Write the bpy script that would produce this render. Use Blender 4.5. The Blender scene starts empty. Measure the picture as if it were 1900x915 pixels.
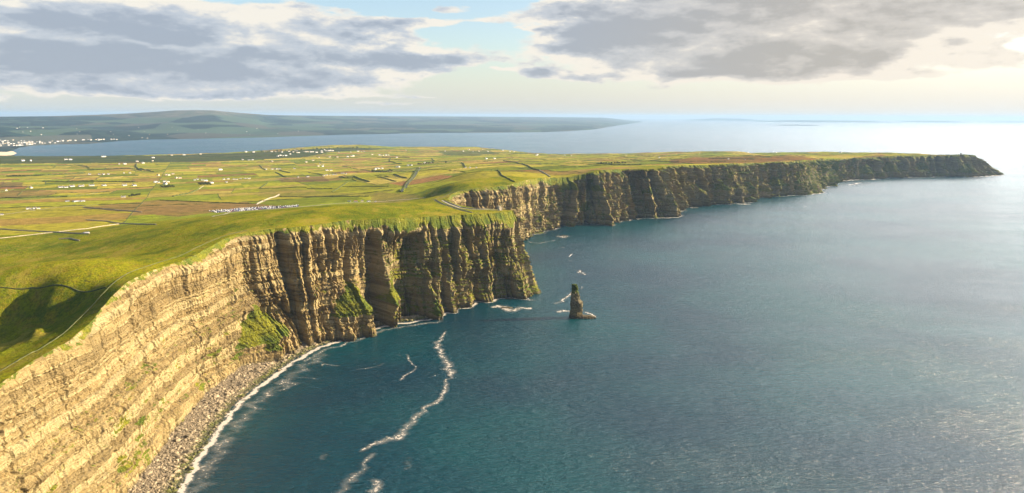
import bpy, math, random
import numpy as np
from mathutils import Vector, Matrix
from mathutils.geometry import delaunay_2d_cdt
random.seed(7); RNG = np.random.default_rng(11)
sc = bpy.context.scene
COL = sc.collection

SAZ, SEL = 8., 20.
EXPO = 1.86
SKYK = .15; VEIL = .6; WSTR = .415
CD1, CD2 = (.26, .295, .355), (.285, .265, .245)
CM1, CM2 = (.38, .41, .455), (.40, .37, .34)
CL1, CL2 = (.64, .60, .53), (.62, .56, .48)
VC1, VC2 = (.55, .585, .60), (.57, .55, .51)
HAZC = (.30, .45, .66); HAZD = 2.05e-5
# ---------------------------------------------------------------- camera model
F = 1284.0; PITCH = math.atan(242.5 / F); ROLL = math.radians(0.25); H = 400.0
_f = np.array([0, math.cos(PITCH), -math.sin(PITCH)]); _u = np.array([0, math.sin(PITCH), math.cos(PITCH)]); _r = np.array([1., 0, 0])
_c, _s = math.cos(ROLL), math.sin(ROLL)
RT = _c * _r + _s * _u; UP = -_s * _r + _c * _u; FW = _f
def ray(x, y):
    a = (np.asarray(x, float) - 950) / F; b = (457.5 - np.asarray(y, float)) / F
    return FW + a[..., None] * RT + b[..., None] * UP
def P(x, y, z=0.):
    d = ray(x, y); z = np.asarray(z, float)
    t = (z - H) / d[..., 2]
    return np.stack([d[..., 0] * t, d[..., 1] * t, z + 0 * t], -1)

cam_d = bpy.data.cameras.new('camera'); cam = bpy.data.objects.new('camera', cam_d); COL.objects.link(cam)
cam_d.sensor_width = 36; cam_d.lens = 36 * F / 1900; cam_d.clip_start = 1; cam_d.clip_end = 400000
cam.matrix_world = Matrix(((RT[0], UP[0], -FW[0], 0), (RT[1], UP[1], -FW[1], 0), (RT[2], UP[2], -FW[2], H), (0, 0, 0, 1)))
sc.camera = cam

# ---------------------------------------------------------------- noise
_perm = np.random.default_rng(3).permutation(256); _perm = np.concatenate([_perm, _perm, _perm])
_g = np.random.default_rng(4).normal(size=(256, 3)); _g /= np.linalg.norm(_g, axis=1)[:, None]
def pn(x, y, z=0.0):
    x, y, z = np.broadcast_arrays(np.asarray(x, float), np.asarray(y, float), np.asarray(z, float))
    xi = np.floor(x).astype(np.int64); yi = np.floor(y).astype(np.int64); zi = np.floor(z).astype(np.int64)
    fx, fy, fz = x - xi, y - yi, z - zi
    ux, uy, uz = [t * t * t * (t * (t * 6 - 15) + 10) for t in (fx, fy, fz)]
    def g(dx, dy, dz):
        h = _perm[(_perm[(_perm[(xi + dx) & 255] + yi + dy) & 255] + zi + dz) & 255]
        v = _g[h]
        return v[..., 0] * (fx - dx) + v[..., 1] * (fy - dy) + v[..., 2] * (fz - dz)
    L = lambda a, b, t: a + (b - a) * t
    return 1.6 * L(L(L(g(0,0,0), g(1,0,0), ux), L(g(0,1,0), g(1,1,0), ux), uy), L(L(g(0,0,1), g(1,0,1), ux), L(g(0,1,1), g(1,1,1), ux), uy), uz)
def fbm(x, y, z=0.0, o=4, g=.5):
    a = 1; s = 0; n = 0; f = 1
    for i in range(o):
        s = s + a * pn(x * f + 17.3 * i, y * f - 9.1 * i, z * f + 5.7 * i); n += a; a *= g; f *= 2.03
    return s / n
def ss(a, b, x):
    t = np.clip((x - a) / (b - a), 0, 1); return t * t * (3 - 2 * t)

# ---------------------------------------------------------------- object helpers
def tag(o, label=None, cat=None, group=None, kind=None):
    if label: o['label'] = label
    if cat: o['category'] = cat
    if group: o['group'] = group
    if kind: o['kind'] = kind
    return o
def mesh_obj(name, v, f, mats, parent=None, smooth=False, midx=None):
    me = bpy.data.meshes.new(name)
    v = np.asarray(v, np.float64); f = np.asarray(f)
    me.vertices.add(len(v)); me.vertices.foreach_set('co', v.astype(np.float32).ravel())
    if f.dtype == object or f.ndim == 1:
        cnt = np.array([len(q) for q in f], np.int32); flat = np.concatenate([np.asarray(q, np.int32) for q in f])
    else:
        cnt = np.full(len(f), f.shape[1], np.int32); flat = f.astype(np.int32).ravel()
    me.loops.add(len(flat)); me.loops.foreach_set('vertex_index', flat)
    me.polygons.add(len(cnt)); st = np.concatenate([[0], np.cumsum(cnt)[:-1]]).astype(np.int32)
    me.polygons.foreach_set('loop_start', st); me.polygons.foreach_set('loop_total', cnt)
    if midx is not None: me.polygons.foreach_set('material_index', np.asarray(midx, np.int32))
    me.polygons.foreach_set('use_smooth', np.full(len(cnt), smooth))
    me.update(calc_edges=True); me.validate()
    for m in (mats if isinstance(mats, (list, tuple)) else [mats]): me.materials.append(m)
    o = bpy.data.objects.new(name, me); COL.objects.link(o)
    if parent: o.parent = parent
    return o
def attr(o, name, vals, typ='FLOAT', dom='POINT'):
    a = o.data.attributes.new(name, typ, dom)
    a.data.foreach_set('value' if typ == 'FLOAT' else 'color', np.asarray(vals, np.float32).ravel())
def grid_faces(nr, nc):
    i = np.arange(nr - 1)[:, None] * nc + np.arange(nc - 1)[None]
    return np.stack([i, i + 1, i + nc + 1, i + nc], -1).reshape(-1, 4)
def flip(f): return f[:, ::-1]
def empty(name, loc, rz=0):
    o = bpy.data.objects.new(name, None); COL.objects.link(o); o.location = loc; o.rotation_euler.z = rz; return o
def copy_tree(o, parent=None):
    c = o.copy(); COL.objects.link(c)
    if parent: c.parent = parent
    for ch in list(o.children): copy_tree(ch, c)
    return c
class MB:
    def __init__(s): s.v = []; s.f = []; s.m = []
    def add(s, v, f, m=0):
        b = len(s.v); s.v += [tuple(q) for q in v]; s.f += [[b + i for i in q] for q in f]; s.m += [m] * len(f)
    def box(s, x0, x1, y0, y1, z0, z1, m=0, tx=1, ty=1):
        cx, cy = (x0 + x1) / 2, (y0 + y1) / 2
        q = [(x0, y0), (x1, y0), (x1, y1), (x0, y1)]
        v = [(x, y, z0) for x, y in q] + [(cx + (x - cx) * tx, cy + (y - cy) * ty, z1) for x, y in q]
        s.add(v, [(3, 2, 1, 0), (4, 5, 6, 7), (0, 1, 5, 4), (1, 2, 6, 5), (2, 3, 7, 6), (3, 0, 4, 7)], m)
    def gable(s, x0, x1, y0, y1, z0, z1, m=0, hip=0):
        yc = (y0 + y1) / 2
        v = [(x0, y0, z0), (x1, y0, z0), (x1, y1, z0), (x0, y1, z0), (x0 + hip, yc, z1), (x1 - hip, yc, z1)]
        s.add(v, [(0, 1, 5, 4), (2, 3, 4, 5), (1, 2, 5), (3, 0, 4), (3, 2, 1, 0)], m)
    def cyl(s, x, y, z0, z1, r0, r1, n=10, m=0):
        a = [2 * math.pi * i / n for i in range(n)]
        v = [(x + r0 * math.cos(t), y + r0 * math.sin(t), z0) for t in a] + [(x + r1 * math.cos(t), y + r1 * math.sin(t), z1) for t in a]
        s.add(v, [(i, (i + 1) % n, n + (i + 1) % n, n + i) for i in range(n)] + [tuple(range(n - 1, -1, -1)), tuple(range(n, 2 * n))], m)
    def build(s, name, mats, parent=None):
        return mesh_obj(name, s.v, np.array([np.array(q) for q in s.f] + [None], dtype=object)[:-1], mats, parent, midx=s.m)

# ---------------------------------------------------------------- shader helpers
class T:
    def __init__(s, tree): s.t = tree; s.t.nodes.clear()
    def n(s, typ, ins=None, **kw):
        nd = s.t.nodes.new(typ)
        for k, v in kw.items(): setattr(nd, k, v)
        for k, v in (ins or {}).items(): s.put(nd.inputs[k], v)
        return nd
    def put(s, sock, v):
        if isinstance(v, bpy.types.Node): v = v.outputs[0]
        if isinstance(v, bpy.types.NodeSocket): s.t.links.new(v, sock)
        elif isinstance(v, (tuple, list)) and sock.type == 'RGBA' and len(v) == 3: sock.default_value = (*v, 1)
        else: sock.default_value = v
    def m(s, op, a, b=None, c=None, clamp=False):
        nd = s.t.nodes.new('ShaderNodeMath'); nd.operation = op; nd.use_clamp = clamp
        for i, v in enumerate((a, b, c)):
            if v is not None: s.put(nd.inputs[i], v)
        return nd.outputs[0]
    def add(s, a, b): return s.m('ADD', a, b)
    def mul(s, a, b): return s.m('MULTIPLY', a, b)
    def sub(s, a, b): return s.m('SUBTRACT', a, b)
    def mp(s, v, a, b, c=0., d=1.):
        nd = s.n('ShaderNodeMapRange', {0: v, 1: a, 2: b, 3: c, 4: d}, interpolation_type='SMOOTHSTEP'); return nd.outputs[0]
    def mix(s, f, a, b, mode='MIX'):
        nd = s.t.nodes.new('ShaderNodeMix'); nd.data_type = 'RGBA'; nd.blend_type = mode
        s.put(nd.inputs[0], f); s.put(nd.inputs[6], a); s.put(nd.inputs[7], b); return nd.outputs[2]
    def vmul(s, v, k):
        nd = s.n('ShaderNodeVectorMath', {0: v, 1: k}, operation='MULTIPLY'); return nd.outputs[0]
    def noise(s, v, scale=1., detail=4., rough=.55, dist=0., col=False):
        nd = s.n('ShaderNodeTexNoise', {'Vector': v, 'Scale': scale, 'Detail': detail, 'Roughness': rough, 'Distortion': dist})
        return nd.outputs[1 if col else 0]
    def vor(s, v, scale=1., feat='F1', out=0):
        nd = s.n('ShaderNodeTexVoronoi', {'Vector': v, 'Scale': scale}, feature=feat); return nd.outputs[out]
    def at(s, name, out='Fac'): return s.n('ShaderNodeAttribute', attribute_name=name).outputs[out]
    def ramp(s, f, pts):
        nd = s.n('ShaderNodeValToRGB', {0: f}); e = nd.color_ramp.elements
        while len(e) < len(pts): e.new(.5)
        for q, (p, c) in zip(e, pts): q.position = p; q.color = (*c, 1)
        return nd.outputs[0]
    def bump(s, h, dist, strength=1., nrm=None):
        ins = {'Height': h, 'Distance': dist, 'Strength': strength}
        if nrm is not None: ins['Normal'] = nrm
        return s.n('ShaderNodeBump', ins).outputs[0]
    def pos(s): return s.n('ShaderNodeNewGeometry').outputs['Position']
def mat(name, fn):
    m = bpy.data.materials.new(name); m.use_nodes = True; t = T(m.node_tree)
    out = t.n('ShaderNodeOutputMaterial'); sh = fn(t)
    t.put(out.inputs[0], sh); return m
def bsdf(t, col, rough=.9, nrm=None, spec=.3, **kw):
    ins = {'Base Color': col, 'Roughness': rough, 'Specular IOR Level': spec}
    if nrm is not None: ins['Normal'] = nrm
    ins.update(kw)
    return t.n('ShaderNodeBsdfPrincipled', ins).outputs[0]
def plain(name, col, rough=.85, var=.25, scale=.6, spec=.3):
    def fn(t):
        nz = t.noise(t.pos(), scale, 5)
        c = t.mix(t.mp(nz, .3, .7), tuple(x * (1 - var) for x in col), tuple(min(.85, x * (1 + var)) for x in col))
        return bsdf(t, c, rough, spec=spec)
    return mat(name, fn)

GR_A, GR_B, GR_C = (.27, .26, .008), (.13, .165, .008), (.30, .20, .022)
def grass_col(t, p):
    n1 = t.noise(p, .006, 5, .6); n2 = t.noise(p, .06, 6, .65); n3 = t.noise(t.vmul(p, (1, 1, .3)), .35, 4, .6)
    c = t.mix(t.mp(n1, .35, .65), GR_A, GR_B)
    c = t.mix(t.mul(t.mp(n2, .46, .66), .62), c, GR_C)
    c = t.mix(t.mul(t.mp(n3, .42, .66), .7), c, (.05, .07, .012))
    n4 = t.noise(t.vmul(p, (1., .5, 1.)), .018, 6, .7); c = t.mix(t.mul(t.mp(n4, .52, .62), .6), c, (.30, .23, .04)); c = t.mix(t.mul(t.mp(n4, .47, .37), .65), c, (.06, .095, .010)); n5 = t.noise(p, .12, 5, .75); c = t.mix(t.mul(t.mp(n5, .54, .68), .5), c, (.10, .085, .025))
    return c
def m_rock(t):
    p = t.pos(); g = t.at('grass')
    warp = t.mul(t.sub(t.noise(p, .012, 3), .5), 14.)
    zz = t.n('ShaderNodeSeparateXYZ', {0: p}); z = t.add(t.at('dipz'), t.mul(warp, .12))
    lay = t.n('ShaderNodeCombineXYZ', {0: t.mul(zz.outputs[0], .006), 1: t.mul(zz.outputs[1], .006), 2: t.mul(z, .20)})
    l1 = t.noise(lay, 1., 5, .62)
    lay2 = t.n('ShaderNodeCombineXYZ', {0: t.mul(zz.outputs[0], .03), 1: t.mul(zz.outputs[1], .03), 2: t.mul(z, 1.1)})
    l2 = t.noise(lay2, 1., 4, .6)
    bed = t.at('bed')
    ver = t.noise(t.vmul(p, (.16, .16, .018)), 1., 6, .6)
    fine = t.noise(p, .5, 6, .68)
    c = t.ramp(l1, [(.28, (.17, .12, .06)), (.40, (.36, .25, .12)), (.50, (.48, .355, .185)), (.58, (.38, .27, .13)), (.68, (.57, .455, .26))])
    lay3 = t.n('ShaderNodeCombineXYZ', {0: t.mul(zz.outputs[0], .004), 1: t.mul(zz.outputs[1], .004), 2: t.mul(z, .05)})
    l3 = t.noise(lay3, 1., 4, .6); c = t.mix(t.mul(t.mp(l3, .50, .60), .55), c, (.20, .13, .055))
    bigp = t.noise(p, .018, 5, .6); c = t.mix(t.mul(t.mp(bigp, .5, .68), .55), c, (.16, .11, .045))
    c = t.mix(t.mul(t.mp(bed, .62, .70), .5), c, (.60, .48, .285)); c = t.mix(t.mul(t.mp(bed, .34, .26), .55), c, (.20, .14, .07))
    c = t.mix(t.mul(t.mp(l2, .55, .70), .5), c, (.19, .13, .07))
    c = t.mix(t.mul(t.mp(l2, .44, .32), .55), c, (.57, .45, .26))
    c = t.mix(t.mul(t.mp(ver, .55, .70), .55), c, (.075, .062, .045))
    c = t.mix(t.mul(t.mp(ver, .42, .26), .35), c, (.42, .24, .09))
    c = t.mix(t.mul(t.mp(fine, .5, .7), .4), c, (.10, .08, .055))
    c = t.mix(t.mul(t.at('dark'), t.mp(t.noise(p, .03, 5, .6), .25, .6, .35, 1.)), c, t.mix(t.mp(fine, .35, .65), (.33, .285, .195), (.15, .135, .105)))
    # wet, darker rock by the water line
    c = t.mix(t.mul(t.mp(zz.outputs[2], 12., 1.), .75), c, (.04, .036, .03))
    gn = t.add(g, t.mul(t.sub(t.noise(p, .08, 8, .74), .5), 2.1))
    gf = t.mp(gn, .42, .62)
    gc = t.mix(t.mp(t.noise(p, .03, 4), .35, .65), (.24, .23, .016), (.11, .15, .014))
    gc = t.mix(t.mul(t.mp(t.noise(p, .4, 5), .4, .7), .5), gc, (.05, .06, .016))
    c = t.mix(gf, c, gc)
    hb = t.add(t.mul(l2, 2.4), t.add(t.mul(ver, 1.3), t.mul(fine, 1.0)))
    hb = t.add(hb, t.mul(t.vor(t.vmul(p, (.30, .30, .12)), 1.), 1.0))
    c = t.mix(1., c, (.62, .64, .55), 'MULTIPLY')
    return bsdf(t, c, .95, t.bump(hb, 1.5, 1.), .15)
M_ROCK = mat('rock', m_rock)
def m_land(t):
    p = t.pos(); f = t.at('field', 'Color'); w = t.at('wild')
    n2 = t.noise(p, .035, 6, .65); n3 = t.noise(t.vmul(p, (1, 1, .3)), .25, 5, .65)
    fc = t.mix(t.mp(n2, .38, .68), f, t.mix(.55, f, (.055, .065, .018)))
    fc = t.mix(t.mul(t.mp(n3, .5, .75), .35), fc, t.mix(.5, f, (.22, .18, .08)))
    g = grass_col(t, p)
    c = t.mix(w, fc, g)
    c = t.mix(1., c, (.78, .78, .78), 'MULTIPLY')
    st = t.noise(t.vmul(p, (.5, .5, .5)), 1., 4, .7)
    return bsdf(t, c, 1., t.bump(t.add(t.mul(n2, 6.), t.mul(st, 2.4)), 1., 1.), 0.)
M_LAND = mat('pasture', m_land)
def m_far(t):
    p = t.pos(); q = t.vmul(p, (1, 1, 0))
    wq = t.n('ShaderNodeVectorMath', {0: q, 1: t.vmul(t.noise(q, .002, 3, col=True), (260, 260, 0))}, operation='ADD').outputs[0]
    v = t.n('ShaderNodeTexVoronoi', {'Vector': wq, 'Scale': .0032}, feature='F1')
    e = t.vor(wq, .0032, 'DISTANCE_TO_EDGE')
    cs = t.n('ShaderNodeSeparateColor', {0: v.outputs[1]})
    c = t.ramp(cs.outputs[0], [(0., (.006, .020, .016)), (.35, (.018, .045, .026)), (.6, (.008, .024, .020)), (.8, (.05, .075, .035)), (1., (.03, .03, .022))])
    c = t.mix(t.mp(e, .10, .03), c, (.006, .012, .009))
    big = t.noise(q, .00022, 4, .6)
    c = t.mix(t.mul(t.mp(big, .47, .6), .7), c, (.007, .017, .012))
    v2 = t.n('ShaderNodeTexVoronoi', {'Vector': t.vmul(wq, (1., .55, 1.)), 'Scale': .0011}, feature='F1'); c2 = t.n('ShaderNodeSeparateColor', {0: v2.outputs[1]})
    c = t.mix(t.mul(t.mp(c2.outputs[0], .55, .75), .7), c, (.085, .11, .05)); c = t.mix(t.mul(t.mp(c2.outputs[1], .75, .85), .7), c, (.11, .085, .05))
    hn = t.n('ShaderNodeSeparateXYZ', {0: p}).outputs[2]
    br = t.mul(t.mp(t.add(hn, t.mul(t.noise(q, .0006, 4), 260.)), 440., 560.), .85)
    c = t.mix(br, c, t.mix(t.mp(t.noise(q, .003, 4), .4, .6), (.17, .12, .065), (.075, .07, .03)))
    c = t.mix(1., c, (.62, .78, 1.05), 'MULTIPLY')  # cloud shade over the far land is put into this dark, bluish colour
    return bsdf(t, c, 1., None, .05)
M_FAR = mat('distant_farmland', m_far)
def m_sea(t):
    p = t.pos()
    pr = t.n('ShaderNodeMapping', {0: p, 2: (0, 0, math.radians(-12)), 3: (1., 2.5, 1.)}).outputs[0]
    warp = t.n('ShaderNodeVectorMath', {0: pr, 1: t.vmul(t.noise(p, .006, 2, col=True), (40, 40, 0))}, operation='ADD').outputs[0]
    swell = t.noise(warp, .018, 2, .5)
    mid = t.noise(warp, .085, 3, .6); small = t.noise(warp, .34, 4, .65)
    big = t.noise(warp, .038, 3, .5)
    h = t.add(t.add(t.add(t.mul(swell, 1.5), t.mul(big, 3.6)), t.mul(mid, 3.3)), t.mul(small, 1.3))
    slick = t.mp(t.noise(t.vmul(p, (1., 2.4, 1.)), .0016, 5, .6), .38, .62)
    rough = t.add(.18, t.mul(slick, .05))
    depthn = t.noise(p, .0022, 3)
    col = t.mix(t.mp(depthn, .35, .65), (.001, .024, .040), (.0015, .046, .054))
    return bsdf(t, col, rough, t.bump(h, 1., t.add(.75, t.mul(slick, .25))), .5, IOR=1.333)
M_SEA = mat('sea_water', m_sea)
def m_foam(t):
    uv = t.at('across'); dn = t.at('dens'); p = t.pos()
    n = t.add(t.mul(t.noise(p, .09, 7, .75, 1.6), .95), t.mul(t.vor(p, .22, 'F1'), -.28))
    n = t.add(n, t.mul(t.noise(p, .6, 3, .6), .25))
    edge = t.sub(1., t.m('POWER', uv, 1.1))
    a = t.mp(t.add(n, t.mul(t.mul(edge, dn), .29)), .80, 1.08)
    milk = t.mul(t.mp(t.add(t.mul(edge, dn), t.mul(t.noise(p, .05, 5, .7), 1.4)), 1.25, 2.5), .24); a = t.m('MAXIMUM', a, milk)
    tr = t.n('ShaderNodeBsdfTransparent')
    d = bsdf(t, (.50, .46, .40), .9, None, .1)
    return t.n('ShaderNodeMixShader', {0: t.mul(a, .85), 1: tr, 2: d}).outputs[0]
M_FOAM = mat('foam', m_foam)
def m_beach(t):
    p = t.pos(); n = t.noise(p, .5, 5, .7); v = t.vor(p, .55)
    z = t.n('ShaderNodeSeparateXYZ', {0: p}).outputs[2]
    c = t.mix(t.mp(n, .35, .65), (.10, .08, .05), (.22, .17, .11))
    c = t.mix(t.mp(v, .5, .1), c, (.06, .05, .035))
    c = t.mix(t.mp(z, 2.6, .6), c, (.05, .052, .025))
    return bsdf(t, c, .9, t.bump(t.add(n, v), 1.2), .2)
M_BEACH = mat('beach_rubble', m_beach)
def m_boulder(t):
    p = t.pos(); r = t.at('rnd'); z = t.n('ShaderNodeSeparateXYZ', {0: p}).outputs[2]
    c = t.mix(r, (.09, .075, .05), (.33, .265, .17))
    c = t.mix(t.mul(t.mp(t.noise(p, 1.2, 4), .45, .7), .5), c, (.10, .08, .05))
    c = t.mix(t.mul(t.mp(z, 3.4, 1.6), t.mp(t.noise(p, .08, 3), .35, .6)), c, (.09, .10, .02))
    c = t.mix(t.mul(t.mp(z, 1.6, .5), .7), c, (.03, .028, .022))
    return bsdf(t, c, .9, None, .2)
M_BOULDER = mat('boulder', m_boulder)
M_HEDGE = plain('hedge_leaves', (.06, .07, .018), 1, .5, .2, .05)
M_STONE = plain('field_stone', (.26, .22, .15), .95, .4, .5)
M_DKSTONE = plain('dark_field_stone', (.06, .065, .025), .95, .4, .5)
M_LANE = plain('lane_gravel', (.30, .26, .20), .95, .2, .1)
M_PATH = plain('trodden_path', (.085, .085, .022), .95, .25, .2)
M_ASPH = plain('asphalt', (.05, .049, .052), 1., .2, .3, 0.)
M_WHITE = plain('white_render', (.56, .54, .50), .8, .08, .2)
M_CREAM = plain('cream_render', (.62, .52, .36), .8, .1, .2)
M_SLATE = plain('slate_roof', (.085, .085, .095), .7, .25, .4)
M_RUST = plain('rusty_roof', (.23, .10, .06), .8, .25, .4)
M_GREY = plain('grey_cladding', (.35, .36, .37), .7, .1, .4)
M_BARK = plain('bark', (.07, .05, .035), .95, .2, 2)
M_TOWER = plain('tower_stone', (.36, .32, .25), .9, .25, .8)
M_SAND = plain('sand', (.50, .41, .28), .95, .1, .02)
M_GLASS = plain('car_glass', (.03, .035, .04), .15, .1, 1, .5)
M_TYRE = plain('tyre_rubber', (.02, .02, .02), .8, .1, 1)
# ================================================================ coast
# each pair: cliff-top point (pixel, height or setback) and cliff-foot point (pixel at the waterline, or world x, y)
def W(x, y): return ('w', x, y)
CP = [ # top, z (or None -> solved from setback), setback, foot, grass slope, relief
 (W(-360, -250), 165, 0, W(-322, -260), 8, .6), (W(-385, 60), 168, 0, W(-350, 60), 8, .6), (W(-410, 330), 172, 0, W(-375, 320), 8, .5),
 ((0, 715), 175, 0, W(-398, 545), 5, .45), ((60, 670), 177, 0, W(-404, 605), 5, .45), ((115, 640), 179, 0, W(-409, 652), 6, .45), ((165, 605), 181, 0, W(-414, 700), 6, .45),
 ((205, 550), 195, 0, W(-421, 760), 6, .5), ((240, 520), 198, 0, W(-432, 830), 6, .5), ((300, 495), 195, 0, W(-440, 890), 7, .55), ((340, 485), 194, 0, W(-443, 960), 8, .6),
 ((420, 440), 200, 0, (470, 668), 8, .8), ((480, 428), 200, 0, (545, 643), 8, 1.1), ((570, 420), 200, 0, (590, 637), 10, 1.3), ((640, 410), 198, 0, (650, 620), 16, 1.4),
 ((690, 407), 197, 0, (700, 600), 22, 1.5), ((740, 405), 195, 0, (745, 594), 24, 1.5), ((790, 402), 192, 0, (800, 588), 24, 1.5), ((830, 400), 190, 0, (840, 575), 26, 1.4),
 ((870, 398), 188, 0, (885, 561), 24, 1.3), ((900, 397), 186, 0, (915, 553), 24, 1.2), ((930, 394), 186, 0, (958, 556), 26, 1.1), ((951, 392), 185, 0, (984, 556), 30, 1.0),
 (W(2, 1592), 184, 0, W(58, 1530), 30, 1.), (W(-30, 1606), 184, 0, W(44, 1625), 12, 1.), (W(-66, 1622), 183, 0, W(0, 1680), 10, 1.1), (W(-105, 1668), 182, 0, W(-50, 1735), 10, 1.1),
 (W(-146, 1762), 178, 0, W(-92, 1810), 8, 1.1), (W(-178, 1880), 176, 0, W(-118, 1905), 8, 1.1), ((840, 358), 180, 0, W(-112, 1975), 8, 1.1), ((860, 352), 184, 0, W(-84, 2022), 8, 1.1),
 ((900, 348), 185, 0, W(-38, 2062), 10, 1.2), ((942, 344), 186, 0, W(12, 2120), 12, 1.2), ((957, 340), 187, 42, (972, 446), 14, .8), ((984, 332), None, 45, (985, 435), 16, .8),
 ((1021, 330), None, 62, (1018, 424), 30, 1.), ((1050, 329), None, 70, (1047, 418), 30, 1.2), ((1084, 325), None, 80, (1085, 416), 16, 1.4), ((1100, 318), None, 70, (1118, 416), 12, 1.3),
 ((1130, 315.5), None, 60, (1140, 411), 10, 1.2), ((1167, 315), None, 65, (1178, 405.5), 8, 1.4), ((1205, 314), None, 60, (1236, 404), 8, 1.4), ((1222, 313), None, 62, (1251, 402), 12, 1.),
 ((1230, 309), None, 60, (1262, 386), 12, 1.3), ((1272, 306), None, 60, (1300, 380), 10, 1.5), ((1361, 304), None, 60, (1370, 376), 10, 1.6), ((1389, 302), None, 55, (1397, 371), 10, 1.4),
 ((1420, 301), None, 60, (1414, 365), 8, 1.5), ((1465, 300), None, 55, (1470, 362), 10, 1.5), ((1497, 298.5), None, 60, (1508, 361), 16, 1.2), ((1505, 297), None, 70, (1513, 350), 16, 1.2),
 ((1525, 295), None, 65, (1535, 343), 16, 1.3), ((1547, 295.5), None, 60, (1543, 336), 10, 1.4), ((1600, 292), None, 60, (1600, 332), 10, 1.7), ((1645, 290), None, 60, (1650, 329.5), 14, 1.7),
 ((1700, 289), None, 60, (1710, 328), 14, 1.7), ((1760, 288), None, 60, (1765, 327.5), 14, 1.6), ((1798, 287), None, 60, (1812, 327), 18, 1.4), ((1812, 289), None, 110, (1862, 324.3), 30, 1.3)]
def wpt(q, z=0.):
    if q[0] == 'w': return np.array([q[1], q[2], z], float)
    return P(q[0], q[1], z)
foot = np.array([wpt(c[3])[:2] for c in CP])
def sdist(pt, line):
    a = line[:-1]; b = line[1:]; d = b - a; L2 = (d ** 2).sum(1)
    t = np.clip(((pt - a) * d).sum(1) / L2, 0, 1); q = a + t[:, None] * d; r = pt - q; dd = np.hypot(r[:, 0], r[:, 1])
    i = dd.argmin(); cr = d[i, 0] * r[i, 1] - d[i, 1] * r[i, 0]
    return dd[i] * (1 if cr > 0 else -1)
tops = []
for c in CP:
    if c[1] is not None: tops.append(wpt(c[0], c[1]))
    else:
        zs = np.arange(205, 90, -1.); best = min(zs, key=lambda z: abs(sdist(P(c[0][0], c[0][1], z)[:2], foot) - c[2]) + (205 - z) * .02)
        tops.append(P(c[0][0], c[0][1], best))
tops = np.array(tops)
# the far tip rounds off and the coast turns back on its own lee side
tip = tops[-1]
back = [(tip + [35, 170, -25], foot[-1] + [10, 190]), (tip + [-120, 420, -10], foot[-1] + [-60, 520])]
for px, py, z in [(1690, 283, 120), (1600, 281.5, 112), (1500, 281.5, 106), (1400, 283, 98)]:
    q = P(px, py, z); back.append((q + [-20, 60, -8], q[:2] + [60, 190]))
for q in back:
    CP.append((None, 0, 0, None, 14, 1.)); tops = np.vstack([tops, q[0][None]]); foot = np.vstack([foot, q[1][None]])
NC0 = len(tops)
ctl = np.concatenate([tops, foot, np.array([[c[4], c[5]] for c in CP])], 1)      # topx topy topz footx footy grass relief
def chaikin(a):
    o = [a[:1]]
    o.append(np.stack([a[:-1] * .8 + a[1:] * .2, a[:-1] * .2 + a[1:] * .8], 1).reshape(-1, a.shape[1])); o.append(a[-1:])
    return np.concatenate(o)
ctl = chaikin(chaikin(ctl))
mid = (ctl[:, :2] + ctl[:, 3:5]) / 2
seg = np.maximum(np.hypot(*np.diff(ctl[:, 3:5], axis=0).T), np.hypot(*np.diff(ctl[:, :2], axis=0).T))
cum = np.concatenate([[0], np.cumsum(seg)])
# step grows with distance from where the cliffs are nearest
s_list = [0.]
while s_list[-1] < cum[-1]:
    m = np.array([np.interp(s_list[-1], cum, mid[:, k]) for k in (0, 1)]); d = np.hypot(*m)
    s_list.append(s_list[-1] + (np.clip(d * .00115, .8, 4.2) if (m[1] > 350) else 4.))
S = np.array(s_list[:-1]); C = np.stack([np.interp(S, cum, ctl[:, k]) for k in range(7)], 1)
NS = len(S)
def smooth1(a, w):
    k = np.ones(w) / w; return np.stack([np.convolve(np.pad(a[:, j], (w // 2, w - 1 - w // 2), mode='edge'), k, 'valid') for j in range(a.shape[1])], 1)
cm = (C[:, :2] + C[:, 3:5]) / 2
Su = np.arange(0, S[-1], 4.); cu = np.stack([np.interp(Su, S, cm[:, k]) for k in (0, 1)], 1); cu = smooth1(cu, 21)
tu = np.gradient(cu, axis=0); tu /= np.hypot(tu[:, 0], tu[:, 1])[:, None]
tn = np.stack([np.interp(S, Su, tu[:, k]) for k in (0, 1)], 1); tn /= np.hypot(tn[:, 0], tn[:, 1])[:, None]
NRM = np.stack([tn[:, 1], -tn[:, 0]], 1)
def s_at(px, py):
    q = P(px, py, 0)[:2] if px != 'w' else None
    return S[np.hypot(C[:, 3] - q[0], C[:, 4] - q[1]).argmin()]
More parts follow.
